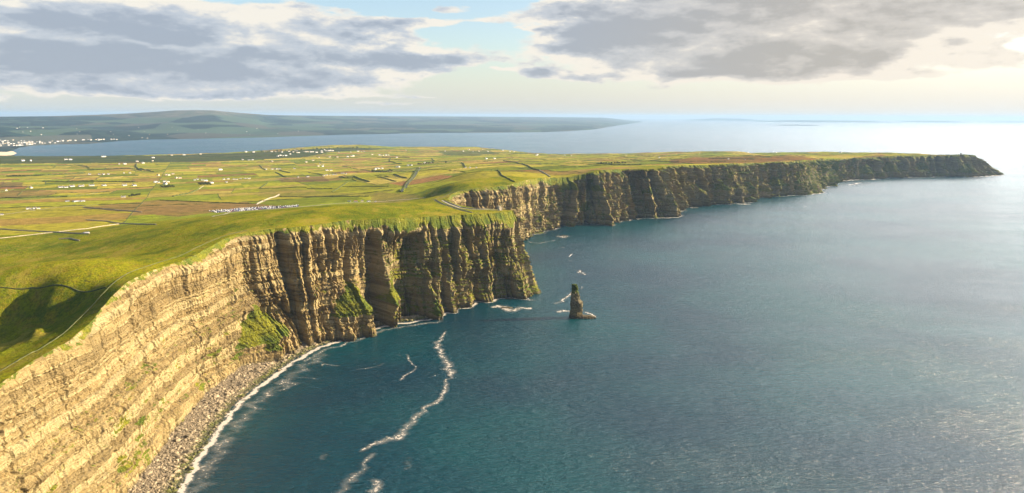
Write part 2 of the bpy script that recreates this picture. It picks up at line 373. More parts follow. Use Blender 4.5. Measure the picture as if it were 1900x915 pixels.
# ---------------------------------------------------------------- land heights
def rbf_fit(pts, z, lam=1e-3):
    c = pts.mean(0); s = 1000.; X = (pts - c) / s
    r = np.hypot(*(X[:, None] - X[None]).transpose(2, 0, 1)); K = r * r * np.log(r + 1e-9) + lam * np.eye(len(X))
    Pm = np.c_[np.ones(len(X)), X]; A = np.block([[K, Pm], [Pm.T, np.zeros((3, 3))]])
    w = np.linalg.solve(A, np.r_[z, 0, 0, 0])
    def ev(q):
        q = (np.asarray(q, float) - c) / s; out = np.empty(len(q))
        for i in range(0, len(q), 20000):
            qq = q[i:i + 20000]; r = np.sqrt(((qq[:, None] - X[None]) ** 2).sum(-1)); out[i:i + 20000] = (r * r * np.log(r + 1e-9)) @ w[:-3] + w[-3] + qq @ w[-2:]
        return out
    return ev
ANCH = [(0,540,184),(100,537,188),(190,533,193),(60,610,152),(20,600,148),(110,590,158),(0,640,150),(150,560,176),(0,500,172),(100,490,172),(200,480,178),(300,465,186),(0,455,150),(100,462,150),
 (170,452,160),(250,440,172),(330,425,182),(400,408,190),(500,397,198),(600,388,204),(700,382,203),(770,379,196),(820,382,186),(880,390,184),(560,400,203),(700,395,202),(350,440,190),(450,415,200),
 (0,420,128),(150,418,130),(250,410,134),(0,400,122),(100,400,120),(200,398,124),(330,398,132),(0,380,105),(150,380,106),(300,382,112),(400,384,122),(480,384,126),(560,376,130),(650,371,136),(750,368,142),(800,366,152),
 (0,350,74),(200,350,82),(400,352,92),(550,352,98),(650,350,103),(705,353,112),(745,350,124),(770,338,126),(790,350,124),(842,345,184),(800,338,132),(865,338,190),(900,334,190),(950,330,191),
 (850,322,184),(812,326,136),(930,318,176),(830,312,146),(770,318,112),(1000,322,184),(1050,318,178),
 (0,320,52),(150,322,54),(300,322,58),(450,322,60),(600,322,66),(700,318,74),(0,300,30),(150,300,30),(300,300,32),(500,300,34),(600,298,40),(700,298,50),(800,300,72),(880,300,98),(950,300,112),(1000,302,124),(1060,304,142),
 (1150,303,150),(900,286,46),(820,286,34),(700,284,34),(600,281,34),(1000,292,70),(1100,294,92),(1200,296,120),(1200,290,88),(1300,290,118),(1300,297,148),(1400,289,130),(1400,296,158),(1500,287,132),(1500,293,158),(1600,286,132),(1650,285,130),
 (640,273,30),(560,277,24),(480,282,12),(400,284.5,8),(280,287.5,5),(150,290,4),(0,290,3),(740,276,18),(800,275.7,18),(880,275,15),(930,278,6),(970,281.5,4),(1000,285,4),(1040,286,8),(1100,286,22),(1180,285.5,42),(1250,284,60),(1300,282.5,76),(1400,282,98),(1500,281,104),(1600,281.2,110),(1690,282.8,118)]
ap = [P(x, y, z) for x, y, z in ANCH]
ap += [np.array(q, float) for q in [(-600, 330, 168), (-620, 0, 160), (-900, 500, 150), (-1300, 700, 128), (-1600, 1100, 120), (-2500, 1500, 100), (-3500, 3000, 60), (-5000, 4500, 25), (-2200, 300, 95), (-7000, 6000, 12), (-5000, 1500, 40), (-7000, 3000, 15), (-700, 650, 158)]]
ap = np.array(ap); ti = np.arange(0, NS, max(1, NS // 150))
tz = C[ti, :3]
allp = np.vstack([ap, tz]); 
keep = [0]
for i in range(1, len(allp)):
    if np.min(np.hypot(*(allp[keep][:, :2] - allp[i, :2]).T)) > 14: keep.append(i)
allp = allp[keep]
_rbf = rbf_fit(allp[:, :2], allp[:, 2], 4e-4)
topline = C[:, :2][::3]
HOLL = []
def land_z(q):
    q = np.asarray(q, float); z = _rbf(q); d = np.hypot(q[:, 0], q[:, 1]); x, y = q[:, 0], q[:, 1]
    amp = 1 + 3.0 * ss(1700, 3500, d)
    z = z + amp * 2.2 * fbm(x / 260, y / 260, 0, 4) + .5 * fbm(x / 38, y / 38, 3, 3)
    # grassy hollow near the cliff edge, lower left
    z = z + 2.6 * np.abs(fbm(x / 60 + 5, y / 60, 2, 2)) * ss(900, 700, y)
    # old spoil banks and grooves in the hollow
    m_ = ss(840, 760, y) * ss(-1300, -700, x) * ss(-455, -490, x)
    for x0, y0, x1, y1, hh in HOLL:
        dx, dy = x1 - x0, y1 - y0; L2 = dx * dx + dy * dy; t_ = np.clip(((x - x0) * dx + (y - y0) * dy) / L2, 0, 1); dd = np.hypot(x - x0 - t_ * dx, y - y0 - t_ * dy)
        z = z + .42 * hh * m_ * np.exp(-(dd / 5.) ** 2)
    return np.maximum(z, .6)
# ---------------------------------------------------------------- cliffs
NR = 215
v = np.linspace(0, 1, NR) ** .96
layers_z = [0.]
rr = np.random.default_rng(5)
while layers_z[-1] < 260: layers_z.append(layers_z[-1] + rr.choice([1.8, 2.6, 3.6, 5., 7.5, 11.], p=[.2, .22, .22, .18, .12, .06]))
layers_z = np.array(layers_z); layer_o = rr.uniform(-1, 1, len(layers_z)) * np.r_[np.diff(layers_z), 3] ** .35
def strata(z):
    i = np.clip(np.searchsorted(layers_z, z) - 1, 0, len(layers_z) - 2)
    t = (z - layers_z[i]) / (layers_z[i + 1] - layers_z[i])
    return layer_o[i] + (layer_o[i + 1] - layer_o[i]) * ss(.78, 1, t) - .25 * (t - .5)
FEAT = [ # pixel of foot, half width m, depth m (minus = into the cliff), z lo, z hi, power
 (560, 640, 8, -20, -20, 215, 2), (690, 602, 16, -34, -20, 176, 4), (757, 594, 34, -34, -20, 165, 4), (718, 600, 10, 9, -20, 120, 2), (800, 588, 9, 17, -20, 55, 2), (848, 574, 11, -17, -20, 60, 4), (868, 567, 7, 6, -20, 150, 2),
 (888, 562, 9, -14, -20, 60, 4), (905, 556, 7, 8, -20, 172, 2), (825, 583, 5, -9, -20, 175, 2), (620, 628, 5, -8, -20, 190, 2), (645, 621, 5, -8, -20, 120, 2), (507, 655, 4, -7, 60, 190, 2),
 (400, 715, 3, -5, -20, 60, 2), (432, 695, 3.5, -6, -20, 80, 2), (1003, 556, 50, -15, -20, 190, 2), (940, 556, 34, -14, -20, 150, 2), (1000, 430, 10, -9, -20, 120, 2), (1030, 421, 12, -16, -20, 150, 3), (1065, 416, 22, -26, -20, 168, 4), (1050, 418, 9, 8, -20, 110, 2),
 (1098, 416, 26, -24, -20, 150, 4), (1128, 413, 8, -24, -20, 44, 4), (1160, 408, 14, 8, -20, 180, 3), (1192, 405, 38, -38, -20, 186, 4), (1250, 402, 8, 6, -20, 150, 2), (1280, 383, 26, -14, -20, 75, 3), (1266, 386, 10, 10, -20, 130, 2), (1340, 378, 10, 8, -20, 140, 2),
 (1325, 379, 12, -14, -20, 180, 2), (1365, 376, 14, -12, -20, 50, 2), (1405, 368, 30, -26, -20, 170, 3), (1440, 364, 14, 10, -20, 120, 2), (1490, 361, 16, -16, -20, 160, 2), (1520, 347, 30, -22, -20, 150, 2), (1575, 334, 40, -30, -20, 150, 3), (1625, 331, 22, 16, -20, 130, 2),
 (1640, 330, 18, -20, -20, 130, 2), (1690, 328, 40, -26, -20, 140, 3), (1665, 329, 18, 16, -20, 120, 2), (1735, 328, 40, -22, -20, 140, 3), (1790, 327, 20, 12, -20, 110, 2)]
LOBE = [ # pixel of foot, half width, z top, z mid, out
 (485, 663, 58, 92, 34, 34), (470, 668, 16, 60, 20, 12), (655, 620, 50, 92, 40, 44), (728, 598, 28, 88, 44, 32), (800, 588, 10, 46, 8, 12), (1050, 418, 40, 176, 130, 30), (1110, 416, 26, 172, 120, 16), (1215, 404.5, 26, 125, 100, 8), (1255, 401, 20, 128, 95, 12), (1300, 380, 60, 120, 62, 24),
 (1345, 378, 46, 128, 66, 28), (1385, 373, 30, 100, 60, 16), (1440, 363.6, 60, 110, 52, 26), (1478, 362, 40, 118, 60, 24), (1530, 345, 60, 130, 70, 26), (1605, 332, 70, 110, 40, 34), (1650, 329.5, 60, 110, 40, 32), (1715, 328, 70, 105, 36, 34), (1790, 327, 80, 110, 30, 34), (1085, 416, 26, 90, 50, 10), (990, 432, 24, 70, 40, 10)]
LOBE_W = [(-396, 330, 120, 90, 4, 26)]
for a_, b_, hh in [((5, 560), (70, 630), 7), ((70, 630), (95, 600), 6), ((80, 575), (92, 625), -6), ((20, 552), (165, 580), 5), ((100, 570), (60, 640), 5), ((0, 620), (95, 545), -4), ((120, 556), (95, 600), -5), ((0, 665), (70, 615), 4)]:
    p0, p1 = P(*a_, 163.), P(*b_, 163.); HOLL.append((p0[0], p0[1], p1[0], p1[1], hh))
ztop_s = land_z(C[:, :2]); gs = C[:, 5]; rel = np.minimum(C[:, 6], 1.25) * (1 - .38 * ss(1130, 950, C[:, 4])) * (1 + .7 * ss(1900, 2700, C[:, 4]))
VV, SS = np.meshgrid(v, S, indexing='ij')
def hsh(i, j, k=0): return _perm[(_perm[(_perm[i & 255] + j) & 255] + k) & 255] / 255.
def blocks(s, z, w, h, A, tilt, seed):
    sw = s / w + 1.1 * pn(s / w / 2.3, z / h / 6, seed) + .18 * pn(s / w, z / h, seed + 5); i = np.floor(sw).astype(np.int64); fr = sw - i
    zi = np.floor(z / h + 3 * hsh(i, seed)).astype(np.int64)
    return (hsh(i, zi, seed) - .5) * 2 * A + tilt * (2. * hsh(i, seed, 9) - 1.2) * (fr - .5) * w * (.6 + .8 * hsh(i, zi, seed + 3))
def make_offset(sv, Z, relv, vv):
    warp = fbm(sv / 90, Z / 160, 1, 3) * 18
    ridg = lambda n: 1 - 2 * np.abs(n)
    a = ridg(fbm((sv + warp) / 95, Z / 420, 3, 3)) * 7.
    nf = .3 + .7 * ss(.3, .8, relv); fz = np.clip(relv - 1.2, 0, 1); md = .25 + 1.1 * ss(-.15, .3, fbm(sv / 70, Z / 70, 151, 2))
    a += nf * (blocks(sv + warp * .3, Z, 46, 110, 4.2, .34, 11) + fz * blocks(sv + warp * .3, Z, 88, 150, 6., .3, 13) + md * blocks(sv + warp * .2, Z, 17, 46, 2.2, .45, 17)) + md * blocks(sv + warp * .1, Z, 7.5, 21, 1.1, .6, 23) + md * blocks(sv, Z, 3.4, 9, .55, .6, 29)
    a += fbm(sv / 55, Z / 60, 53, 3) * 9 + fbm(sv / 26, Z / 200, 57, 2) * 9
    a += ridg(fbm((sv + warp * .6) / 31, Z / 190, 7, 3)) * 2.2
    a += ridg(fbm((sv + warp * .4) / 11, Z / 75, 11, 3)) * .9
    a += ridg(fbm(sv / 4.2, Z / 24, 19, 2)) * .3
    for w, dep, ps in ((60, 16., 21), (38, 11, 23), (17, 6, 29), (8, 2.5, 37)):
        n = fbm((sv + warp * .5) / w, Z / (w * 5.5), ps, 2); m = ss(-.1, .25, fbm(sv / 120, Z / 140, ps + 40, 2))
        a -= dep * (1 - ss(0, .085, np.abs(n))) * (.12 + .88 * m) * np.clip(relv, .3, 1.6)
    return a * relv
off = make_offset(SS, 0 * SS + 0, rel[None, :], VV)  # placeholder shape
ZT = ztop_s[None, :]; Z = ZT * (1 - VV) + (-9.) * VV
off = make_offset(SS, Z, rel[None, :], VV)
dip = Z + .012 * SS + fbm(SS / 300, Z / 300, 9, 2) * 7
farz = ss(2300, 2800, C[:, 4])[None, :]
off += farz * (fbm(SS / 75, Z / 500, 63, 2) * 17 + fbm(SS / 32, Z / 260, 67, 2) * 6)
fi = np.floor(SS / 21 + .9 * pn(SS / 60, Z / 80, 171)).astype(np.int64); dip = dip + 2.4 * (hsh(fi, 3, 1) - .5)
nr_ = ss(1200, 1000, C[:, 4])[None, :]; off += nr_ * (1.5 * fbm(SS / 30, Z / 14, 173, 3) + .8 * blocks(SS, Z, 9, 7, 1., .4, 181) + .35 * blocks(SS, Z, 4, 3.5, 1., .4, 187))
st = strata(dip + 40)
off += st * (1.5 + .3 * rel[None, :]) + 1.3 * np.round(1.6 * np.sin(dip / 13.) + .8 * np.sin(dip / 5.1)) + (.55 + .4 * ss(1000, 1300, C[:, 4])[None, :]) * fbm(SS / 9, Z / 5, 33, 4) + .2 * pn(SS / 2.6, Z / 2.2, 39)
lobeg = np.zeros_like(off)
for px, py, w, dep, zl, zh, pw in FEAT:
    s0 = s_at(px, py); k = np.exp(-(np.abs(SS - s0) / w) ** pw) * ss(zl, zl + 12, Z) * ss(zh + 6, zh - 14, Z)
    off += dep * k * (1.35 if py < 500 else 1.)
    if dep > 0: off += 0
def lobe(s0, w, zt, zm, out):
    global off, lobeg
    ds = (SS - s0) / w
    ztl = zt - np.abs(ds) * (zt - zm) * .9 + 6 * fbm(SS / 22, 0, 51, 2)
    k = np.exp(-np.abs(ds) ** 4); r = np.clip((ztl - Z) / np.maximum(ztl - zm, 8), 0, 1.0)
    off += out * k * r * (1 - .18 * ss(zm, zm - 30, Z)); lobeg = np.maximum(lobeg, k * ss(.0, .12, r) * ss(zm - 4, zm + 3, Z))
for px, py, w, zt, zm, out in LOBE: lobe(s_at(px, py), w, zt, zm, out)
for x, y, w, zt, zm, out in LOBE_W: lobe(S[np.hypot(C[:, 3] - x, C[:, 4] - y).argmin()], w, zt, zm, out)
# setback profile
setb = np.hypot(C[:, 0] - C[:, 3], C[:, 1] - C[:, 4])[None, :]
gvar = .72 * gs[None, :] * np.clip(1 + 1.8 * fbm(SS / 75, 0, 61, 4), .15, 2.2)
vg = np.clip(gvar / (ZT + 9), .004, .5); ug = np.clip(gvar * .85 / setb, .02, .58)
u = np.where(VV < vg, ug * (VV / vg), ug + (1 - ug) * ss(0, 1, (VV - vg) / (1 - vg)) * .35 + (1 - ug) * ((VV - vg) / (1 - vg)) * .65)
fade = .14 + .86 * ss(.45, 1.5, VV / np.maximum(vg * 1.15, .03)); 
off = off * fade + (1 - fade) * 2.2 * fbm(SS / 16, Z / 12, 131, 4)
off[0] = np.clip(off[0], -9, 6); off[:3] = off[0] + (off[:3] - off[0]) * np.array([0, .4, .8])[:, None]
X = C[None, :, 0] * (1 - u) + C[None, :, 3] * u + NRM[None, :, 0] * off
Y = C[None, :, 1] * (1 - u) + C[None, :, 4] * u + NRM[None, :, 1] * off
X += .25 * pn(SS / 3, Z / 3, 71); Y += .25 * pn(SS / 3, Z / 3, 73)
# top row follows the land
tz = land_z(np.stack([X[0], Y[0]], 1)); Z = Z + (tz - ZT[0])[None, :] * ss(.25, 0, VV)
Z[1:-1] += .35 * pn(SS / 2.4, VV * 90, 81)[1:-1]
cv = np.stack([X, Y, Z], -1)
du = np.gradient(cv, axis=1); dv = np.gradient(cv, axis=0); nn = np.cross(dv, du); nn /= np.linalg.norm(nn, axis=-1, keepdims=True) + 1e-9
if np.median(nn[:, :, 2]) < 0: nn = -nn
nz = nn[..., 2]
far = ss(1500, 3200, C[:, 4])[None, :]
gnoise = fbm(SS / 45, Z / 30, 91, 4); gn2 = fbm(SS / 12, Z / 10, 95, 3)
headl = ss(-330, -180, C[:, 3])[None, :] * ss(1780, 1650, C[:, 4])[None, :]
grass = ss(.30, .62, nz + .22 * gn2) * (.34 + .35 * headl + .35 * far) + lobeg * .80 + ss(1.3, .7, VV / vg + .5 * fbm(SS / 11, Z / 9, 161, 4)) * ss(-.42, -.08, fbm(SS / 17, Z / 13, 163, 4)) * np.clip(.55 + .5 * headl + .3 * far, 0, 1) + .38 * ss(-.05, .4, gnoise) * (.45 + .9 * headl + .7 * far) - .02
nearpart = ss(1050, 850, C[:, 4])[None, :]
grass = grass - .25 * nearpart * ss(100, 140, Z) + .34 * ss(.0, .45, gnoise) * ss(125, 60, Z) * ss(1250, 1100, C[:, 4])[None, :]
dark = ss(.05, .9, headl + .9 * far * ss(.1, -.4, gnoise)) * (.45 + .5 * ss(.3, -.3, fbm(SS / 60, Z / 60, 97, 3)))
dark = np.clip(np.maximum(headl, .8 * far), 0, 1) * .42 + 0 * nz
fc = grid_faces(NR, NS)
CL = mesh_obj('cliffs', cv.reshape(-1, 3), fc, M_ROCK, smooth=False)
me = CL.data
if me.polygons[NS * 40 + 700].normal.z < 0: me.flip_normals()
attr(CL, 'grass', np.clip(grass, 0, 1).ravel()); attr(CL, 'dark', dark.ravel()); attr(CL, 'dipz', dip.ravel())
bi = np.clip(np.searchsorted(layers_z, (dip + 40)) - 1, 0, 300).astype(np.int64); bedv = hsh(bi, 7, 3); attr(CL, 'bed', (.5 + (bedv - .5) * (1 - .55 * np.clip(headl + far, 0, 1)) * (.6 + .8 * ss(-.3, .3, fbm(SS / 50, Z / 25, 141, 3)))).ravel())
tag(CL, kind='structure')
top_xy = cv[0, :, :2]
# ================================================================ land sheet (triangulated round the field boundaries)
BACK = [(1300, 282.5, 72), (1250, 284, 52), (1180, 285.5, 32), (1100, 286.3, 10), (1040, 286.5, 3), (1000, 285.5, 1), (970, 281.5, 1), (930, 278, 1), (880, 274.7, 1), (800, 275.2, 1), (740, 275.7, 1), (700, 273.7, 1), (650, 272, 1), (600, 273.2, 1), (560, 276.5, 1), (480, 281.5, 1), (400, 285, 1), (340, 286.5, 1), (280, 288, 1), (150, 290, 1), (60, 290, 1), (22, 288.5, 1), (5, 285, 1), (-40, 284, 1)]
bk = np.array([P(*q) for q in BACK])
nrm = bk[:, :2] / np.hypot(bk[:, 0], bk[:, 1])[:, None]
zs = np.array([land_z(bk[i:i + 1, :2])[0] for i in range(len(bk))])
shore = bk[:, :2] + nrm * (np.array([q[2] for q in BACK]) * 0 + 60)[:, None]
def resamp(line, step, jit=0.):
    line = np.asarray(line, float); L = np.r_[0, np.cumsum(np.hypot(*np.diff(line[:, :2], axis=0).T))]
    n = max(2, int(L[-1] / step) + 1); t = np.linspace(0, L[-1], n)
    return np.stack([np.interp(t, L, line[:, k]) for k in range(line.shape[1])], 1)
sh = resamp(shore, 30.)
sh[1:-1] += 16 * np.stack([fbm(np.arange(1, len(sh) - 1) / 6, 0, 5, 3), fbm(np.arange(1, len(sh) - 1) / 6, 9, 5, 3)], 1) * 2
left = resamp([sh[-1], (-9500, 8200), (-9500, -250), top_xy[0]], 200.)[1:-1]
outline = np.vstack([top_xy, sh, left])
def pip(q, poly):
    x, y = q[:, 0], q[:, 1]; ins = np.zeros(len(q), bool)
    a = poly; b = np.roll(poly, -1, 0)
    o = np.argsort(y); ys = y[o]
    for (x1, y1), (x2, y2) in zip(a, b):
        if y1 == y2: continue
        lo, hi = (y1, y2) if y1 < y2 else (y2, y1)
        i, j = np.searchsorted(ys, lo, 'left'), np.searchsorted(ys, hi, 'left')
        if i == j: continue
        k = o[i:j]; xc = x1 + (y[k] - y1) * (x2 - x1) / (y2 - y1); ins[k] ^= x[k] < xc
    return ins
# field partition
zone = [(-1050, 1500), (-9400, 1200), (-9400, 9000), (1500, 9000), (4200, 6500), (3300, 4300), (1200, 3300), (500, 2850), (60, 2500), (-250, 2250), (-420, 1950), (-700, 1750)]
BL = [(0,425.6,150,434),(-80,452,160,412),(160,408,290,417),(155,385,250,393),(158,386.6,263,393.7),(297,371.6,471.6,378.7),(480,377,518,360.6),(518,360.6,560,345),(616,356,646,338),(646,338,690,320),(482.6,349.5,496,339.6),(496,339.6,520,325),(519,365,684,364.6),(635,346,721,346),(569.5,350,617,351),(480,350,569,347),(341,361,368,352),(321,365,341,361),(476,378.7,500,368),(0,400,155,385),(250,393,330,402),(911,316,954,338),(856,302,863,310),(934,298.7,984,311),(984,311,1021,328.7),(800,349,870,346)]
cells = []; chords = []
def area(p): x, y = p[:, 0], p[:, 1]; return .5 * abs(np.dot(x, np.roll(y, -1)) - np.dot(y, np.roll(x, -1)))
def split(p, depth, ang, tree):
    c = p.mean(0); d = np.hypot(*c); A = area(p)
    tgt = np.interp(d, [1800, 2400, 3200, 4500, 8000], [520., 380., 215., 175., 210.]) ** 2 * tree['k']
    if c[0] > 200: tgt *= .6
    if d > 9500 or c[0] > 3600 or c[1] < 1400: tgt *= 30
    if A < tgt or depth > 16: tree['leaf'] = len(cells); cells.append(p); return
    e = np.roll(p, -1, 0) - p; L = np.hypot(e[:, 0], e[:, 1])
    u1 = np.array([math.cos(ang), math.sin(ang)]); u2 = np.array([-u1[1], u1[0]])
    s1 = np.ptp(p @ u1); s2 = np.ptp(p @ u2) * 1.5
    u = u1 if s1 > s2 else u2
    a = random.gauss(0, .07); u = np.array([u[0] * math.cos(a) - u[1] * math.sin(a), u[0] * math.sin(a) + u[1] * math.cos(a)])
    pr = p @ u; k = pr.min() + np.ptp(pr) * random.uniform(.36, .64)
    A1, B1 = [], []; cut = []
    n = len(p)
    for i in range(n):
        q, r = p[i], p[(i + 1) % n]; fq, fr = pr[i] - k, pr[(i + 1) % n] - k
        (A1 if fq < 0 else B1).append(q)
        if fq * fr < 0:
            x = q + (r - q) * (fq / (fq - fr)); A1.append(x); B1.append(x); cut.append(x)
    if len(cut) < 2: tree['leaf'] = len(cells); cells.append(p); return
    chords.append((cut[0], cut[1]))
    da = random.gauss(0, .05) if depth < 5 else 0
    tree['u'] = u; tree['c'] = k; tree['a'] = {'k': tree['k'] * random.uniform(.85, 1.18)}; tree['b'] = {'k': tree['k'] * random.uniform(.85, 1.18)}
    split(np.array(A1), depth + 1, ang + da, tree['a']); split(np.array(B1), depth + 1, ang - da, tree['b'])
TREE = {'k': 1.}
split(np.array([(-9500., 1200), (4500, 1200), (4500, 9200), (-9500, 9200)]), 0, math.radians(24), TREE)
def classify(q):
    out = np.zeros(len(q), int)
    def rec(t, idx):
        if not len(idx): return
        if 'leaf' in t: out[idx] = t['leaf']; return
        s = q[idx] @ t['u'] < t['c']; rec(t['a'], idx[s]); rec(t['b'], idx[~s])
    rec(TREE, np.arange(len(q))); return out
# pixel -> point on the land
def L(px, py):
    d = ray(px, py); z = np.arange(215., 0., -1.); t = (z - H) / d[2]; q = np.stack([d[0] * t, d[1] * t], 1)
    g = land_z(q) - z; i = np.argmax(g >= 0)
    if g[i] < 0: i = len(z) - 1
    if i == 0: return np.array([q[0, 0], q[0, 1], z[0]])
    f = g[i - 1] / (g[i - 1] - g[i]); qq = q[i - 1] + (q[i] - q[i - 1]) * f
    return np.array([qq[0], qq[1], z[i - 1] - f])
# visible-from-anywhere check is not needed: points are draped on the land itself
pts = []; r = 330.
rows = []
while r < 9800:
    st = max(r / 175, 4.5); a0, a1 = math.radians(-82), math.radians(42); n = int((a1 - a0) * r / st)
    a = np.linspace(a0, a1, n) + RNG.uniform(-.35, .35, n) * st / r; rr_ = r + RNG.uniform(-.35, .35, n) * st
    rows.append(np.stack([rr_ * np.sin(a), rr_ * np.cos(a)], 1)); r += st * (1.0 if r < 2500 else 1.25)
pts = np.vstack(rows)
gx, gy = np.meshgrid(np.arange(-2600, -330, 60), np.arange(-240, 330, 60)); pts = np.vstack([pts, np.stack([gx.ravel(), gy.ravel()], 1)])
pts = pts[pip(pts, outline)]
zonep = np.array(zone, float)
ch_pts = []; edges = []
allv = [outline]; no = len(outline); ed = [(i, (i + 1) % no) for i in range(no)]; base = no
kept = []; qs = []
for a, b in chords:
    n = max(2, int(np.hypot(*(b - a)) / 22) + 1); t = np.linspace(0, 1, n)[:, None]; q = a + (b - a) * t
    q[1:-1] += 3.5 * np.stack([pn(q[1:-1, 0] / 60, q[1:-1, 1] / 60, 4), pn(q[1:-1, 0] / 60, q[1:-1, 1] / 60, 8)], 1)
    qs.append(q)
qa = np.vstack(qs); oka = pip(qa, zonep) & pip(qa, outline); o0 = 0
for q in qs:
    n = len(q); ok = oka[o0:o0 + n]; o0 += n
    if not ok.any(): continue
    kept.append((q, ok))
    allv.append(q[ok]); ids = np.cumsum(ok) - 1 + base
    ed += [(int(ids[i]), int(ids[i + 1])) for i in range(n - 1) if ok[i] and ok[i + 1]]; base += int(ok.sum())
allv.append(pts); V2 = np.vstack(allv)
vo, eo, fo, ov, oe, of = delaunay_2d_cdt([Vector(q) for q in V2], ed, [], 0, 1e-4, True)
# exact coordinates (incl. heights) of the cliff-top row
vz = np.array([(q.x, q.y) for q in vo]); zl = land_z(vz)
shore_d = np.full(len(vz), 1e9)
for i in range(0, len(sh), 1): shore_d = np.minimum(shore_d, np.hypot(vz[:, 0] - sh[i, 0], vz[:, 1] - sh[i, 1]))
tri = np.array(fo); cen = vz[tri].mean(1); ins = pip(cen, outline); tri = tri[ins]; cen = cen[ins]
# the low shore dips under the water
bx = np.zeros(len(vz), bool)
low = shore_d < 22; zl[low & (zl < 30)] = -1.5
zl[(shore_d < 70) & (zl < 30) & ~low] *= .45
for i, o_ in enumerate(ov):
    for k in o_:
        if k < NS: zl[i] = cv[0, k, 2]
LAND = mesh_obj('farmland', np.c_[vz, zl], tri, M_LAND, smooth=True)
if LAND.data.polygons[1000].normal.z < 0: LAND.data.flip_normals()
tag(LAND, kind='structure')
PAL = [((.20, .22, .018), 5), ((.15, .19, .018), 4), ((.26, .25, .03), 5), ((.11, .145, .02), 2), ((.26, .19, .055), 2.5), ((.19, .14, .045), 1.5), ((.30, .26, .06), 2.5), ((.22, .12, .05), .7)]
cid = classify(cen); rc = np.random.default_rng(21)
pw = np.array([p[1] for p in PAL]); pk = rc.choice(len(PAL), len(cells), p=pw / pw.sum()); cc = 1.3 * np.array([p[0] for p in PAL])[pk] * np.array([1.1, 1., .85]) * rc.uniform(.82, 1.18, (len(cells), 1))
fcol = cc[cid]
ppx = np.stack([950 + F * ((cen @ RT[:2]) - RT[2] * 0) / 1, 0 * cen[:, 0]], 1)
def projz(q, z):
    p3 = np.c_[q, z] - np.array([0, 0, H]); w = p3 @ FW; return 950 + F * (p3 @ RT) / w, 457.5 - F * (p3 @ UP) / w
zc = zl[tri].mean(1)
# broad regions of the real ground cover: rust heath behind the far cliffs, bog; plus a belt by the bay painted dark as cloud shadow
def region(poly_px):
    return pip(cen, np.array([L(*q)[:2] for q in poly_px]))
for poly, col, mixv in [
    ([(1250, 303), (1240, 297), (1330, 291), (1480, 290.5), (1640, 288), (1640, 290.5), (1500, 297), (1380, 303)], (.20, .085, .04), .85),
    ([(150, 386), (290, 371), (470, 378), (560, 383), (400, 394), (330, 402), (250, 394)], (.24, .15, .055), .85),
    ([(-10, 352), (60, 353), (110, 356), (95, 362), (-10, 368)], (.22, .13, .06), .7),
    ([(0, 338), (48, 339), (40, 347), (0, 349)], (.12, .06, .05), .7),
    ([(516, 331), (600, 327), (612, 337), (520, 338)], (.15, .08, .05), .7),
    ([(690, 364), (700, 358), (800, 364), (815, 370), (760, 375), (690, 377)], (.22, .15, .06), .6),
    ([(480, 365), (690, 365), (740, 352), (560, 352), (480, 351)], (.21, .16, .05), .5),
    ([(-60, 284), (-60, 305), (250, 302), (430, 298), (560, 292), (620, 282), (740, 276.3), (640, 274), (560, 278), (480, 282.5), (280, 289)], (.030, .050, .022), .88),  # cloud shadow along the bay shore, put into the field colour
    ([(810, 281), (900, 279), (930, 285), (880, 290), (830, 288)], (.06, .09, .03), .7)]:
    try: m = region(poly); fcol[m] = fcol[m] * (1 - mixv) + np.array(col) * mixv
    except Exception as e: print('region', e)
wild = 1 - pip(cen, zonep).astype(float); 
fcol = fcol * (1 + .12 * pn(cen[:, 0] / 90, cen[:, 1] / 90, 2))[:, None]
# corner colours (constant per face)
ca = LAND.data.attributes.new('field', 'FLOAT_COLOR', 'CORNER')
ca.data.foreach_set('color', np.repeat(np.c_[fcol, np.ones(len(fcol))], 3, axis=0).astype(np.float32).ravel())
wv = np.zeros(len(vz)); inz = pip(vz, zonep); wv[~inz] = 1.
attr(LAND, 'wild', wv)

# ---------------------------------------------------------------- ribbons draped on the land (hedges, walls, lanes)
def drape(px_line, step=8.):
    w = np.array([L(*q)[:2] for q in px_line]); w = resamp(w, step); return w
def frame(w):
    t = np.gradient(w, axis=0); t /= np.hypot(t[:, 0], t[:, 1])[:, None] + 1e-9; return np.stack([-t[:, 1], t[:, 0]], 1)
def ridge_geo(w, width, height, rough=.4, seed=0):
    n = frame(w); z = land_z(w); k = len(w); r = np.random.default_rng(seed + 100)
    prof = [(-.5, -.6), (-.42, .72), (0, 1.), (.42, .7), (.5, -.6)]
    V = []
    for a, h in prof:
        q = w + n * (a * width * (1 + rough * r.uniform(-.5, .8, (k, 1)))); hh = h * height * (1 + rough * r.uniform(-.9, .9, k)) if h > 0 else np.full(k, -.6)
        V.append(np.c_[q, z + hh])
    V = np.stack(V, 0).reshape(-1, 3); f = flip(grid_faces(5, k))
    caps = [[0, k, 2 * k, 3 * k], [4 * k - 1, 3 * k - 1, 2 * k - 1, k - 1]]
    return V, np.vstack([f, caps])
def strip_obj(name, px_line, width, mat_, lift=.25, step=8., world=None):
    w = resamp(world, step) if world is not None else drape(px_line, step); n = frame(w)
    V = np.concatenate([np.c_[w + n * (a * width), np.maximum(land_z(w + n * (a * width)), land_z(w)) + lift] for a in (-.5, -.17, .17, .5)]); o = mesh_obj(name, V, flip(grid_faces(4, len(w))), mat_, smooth=True)
    if o.data.polygons[0].normal.z < 0: o.data.flip_normals()
    return o
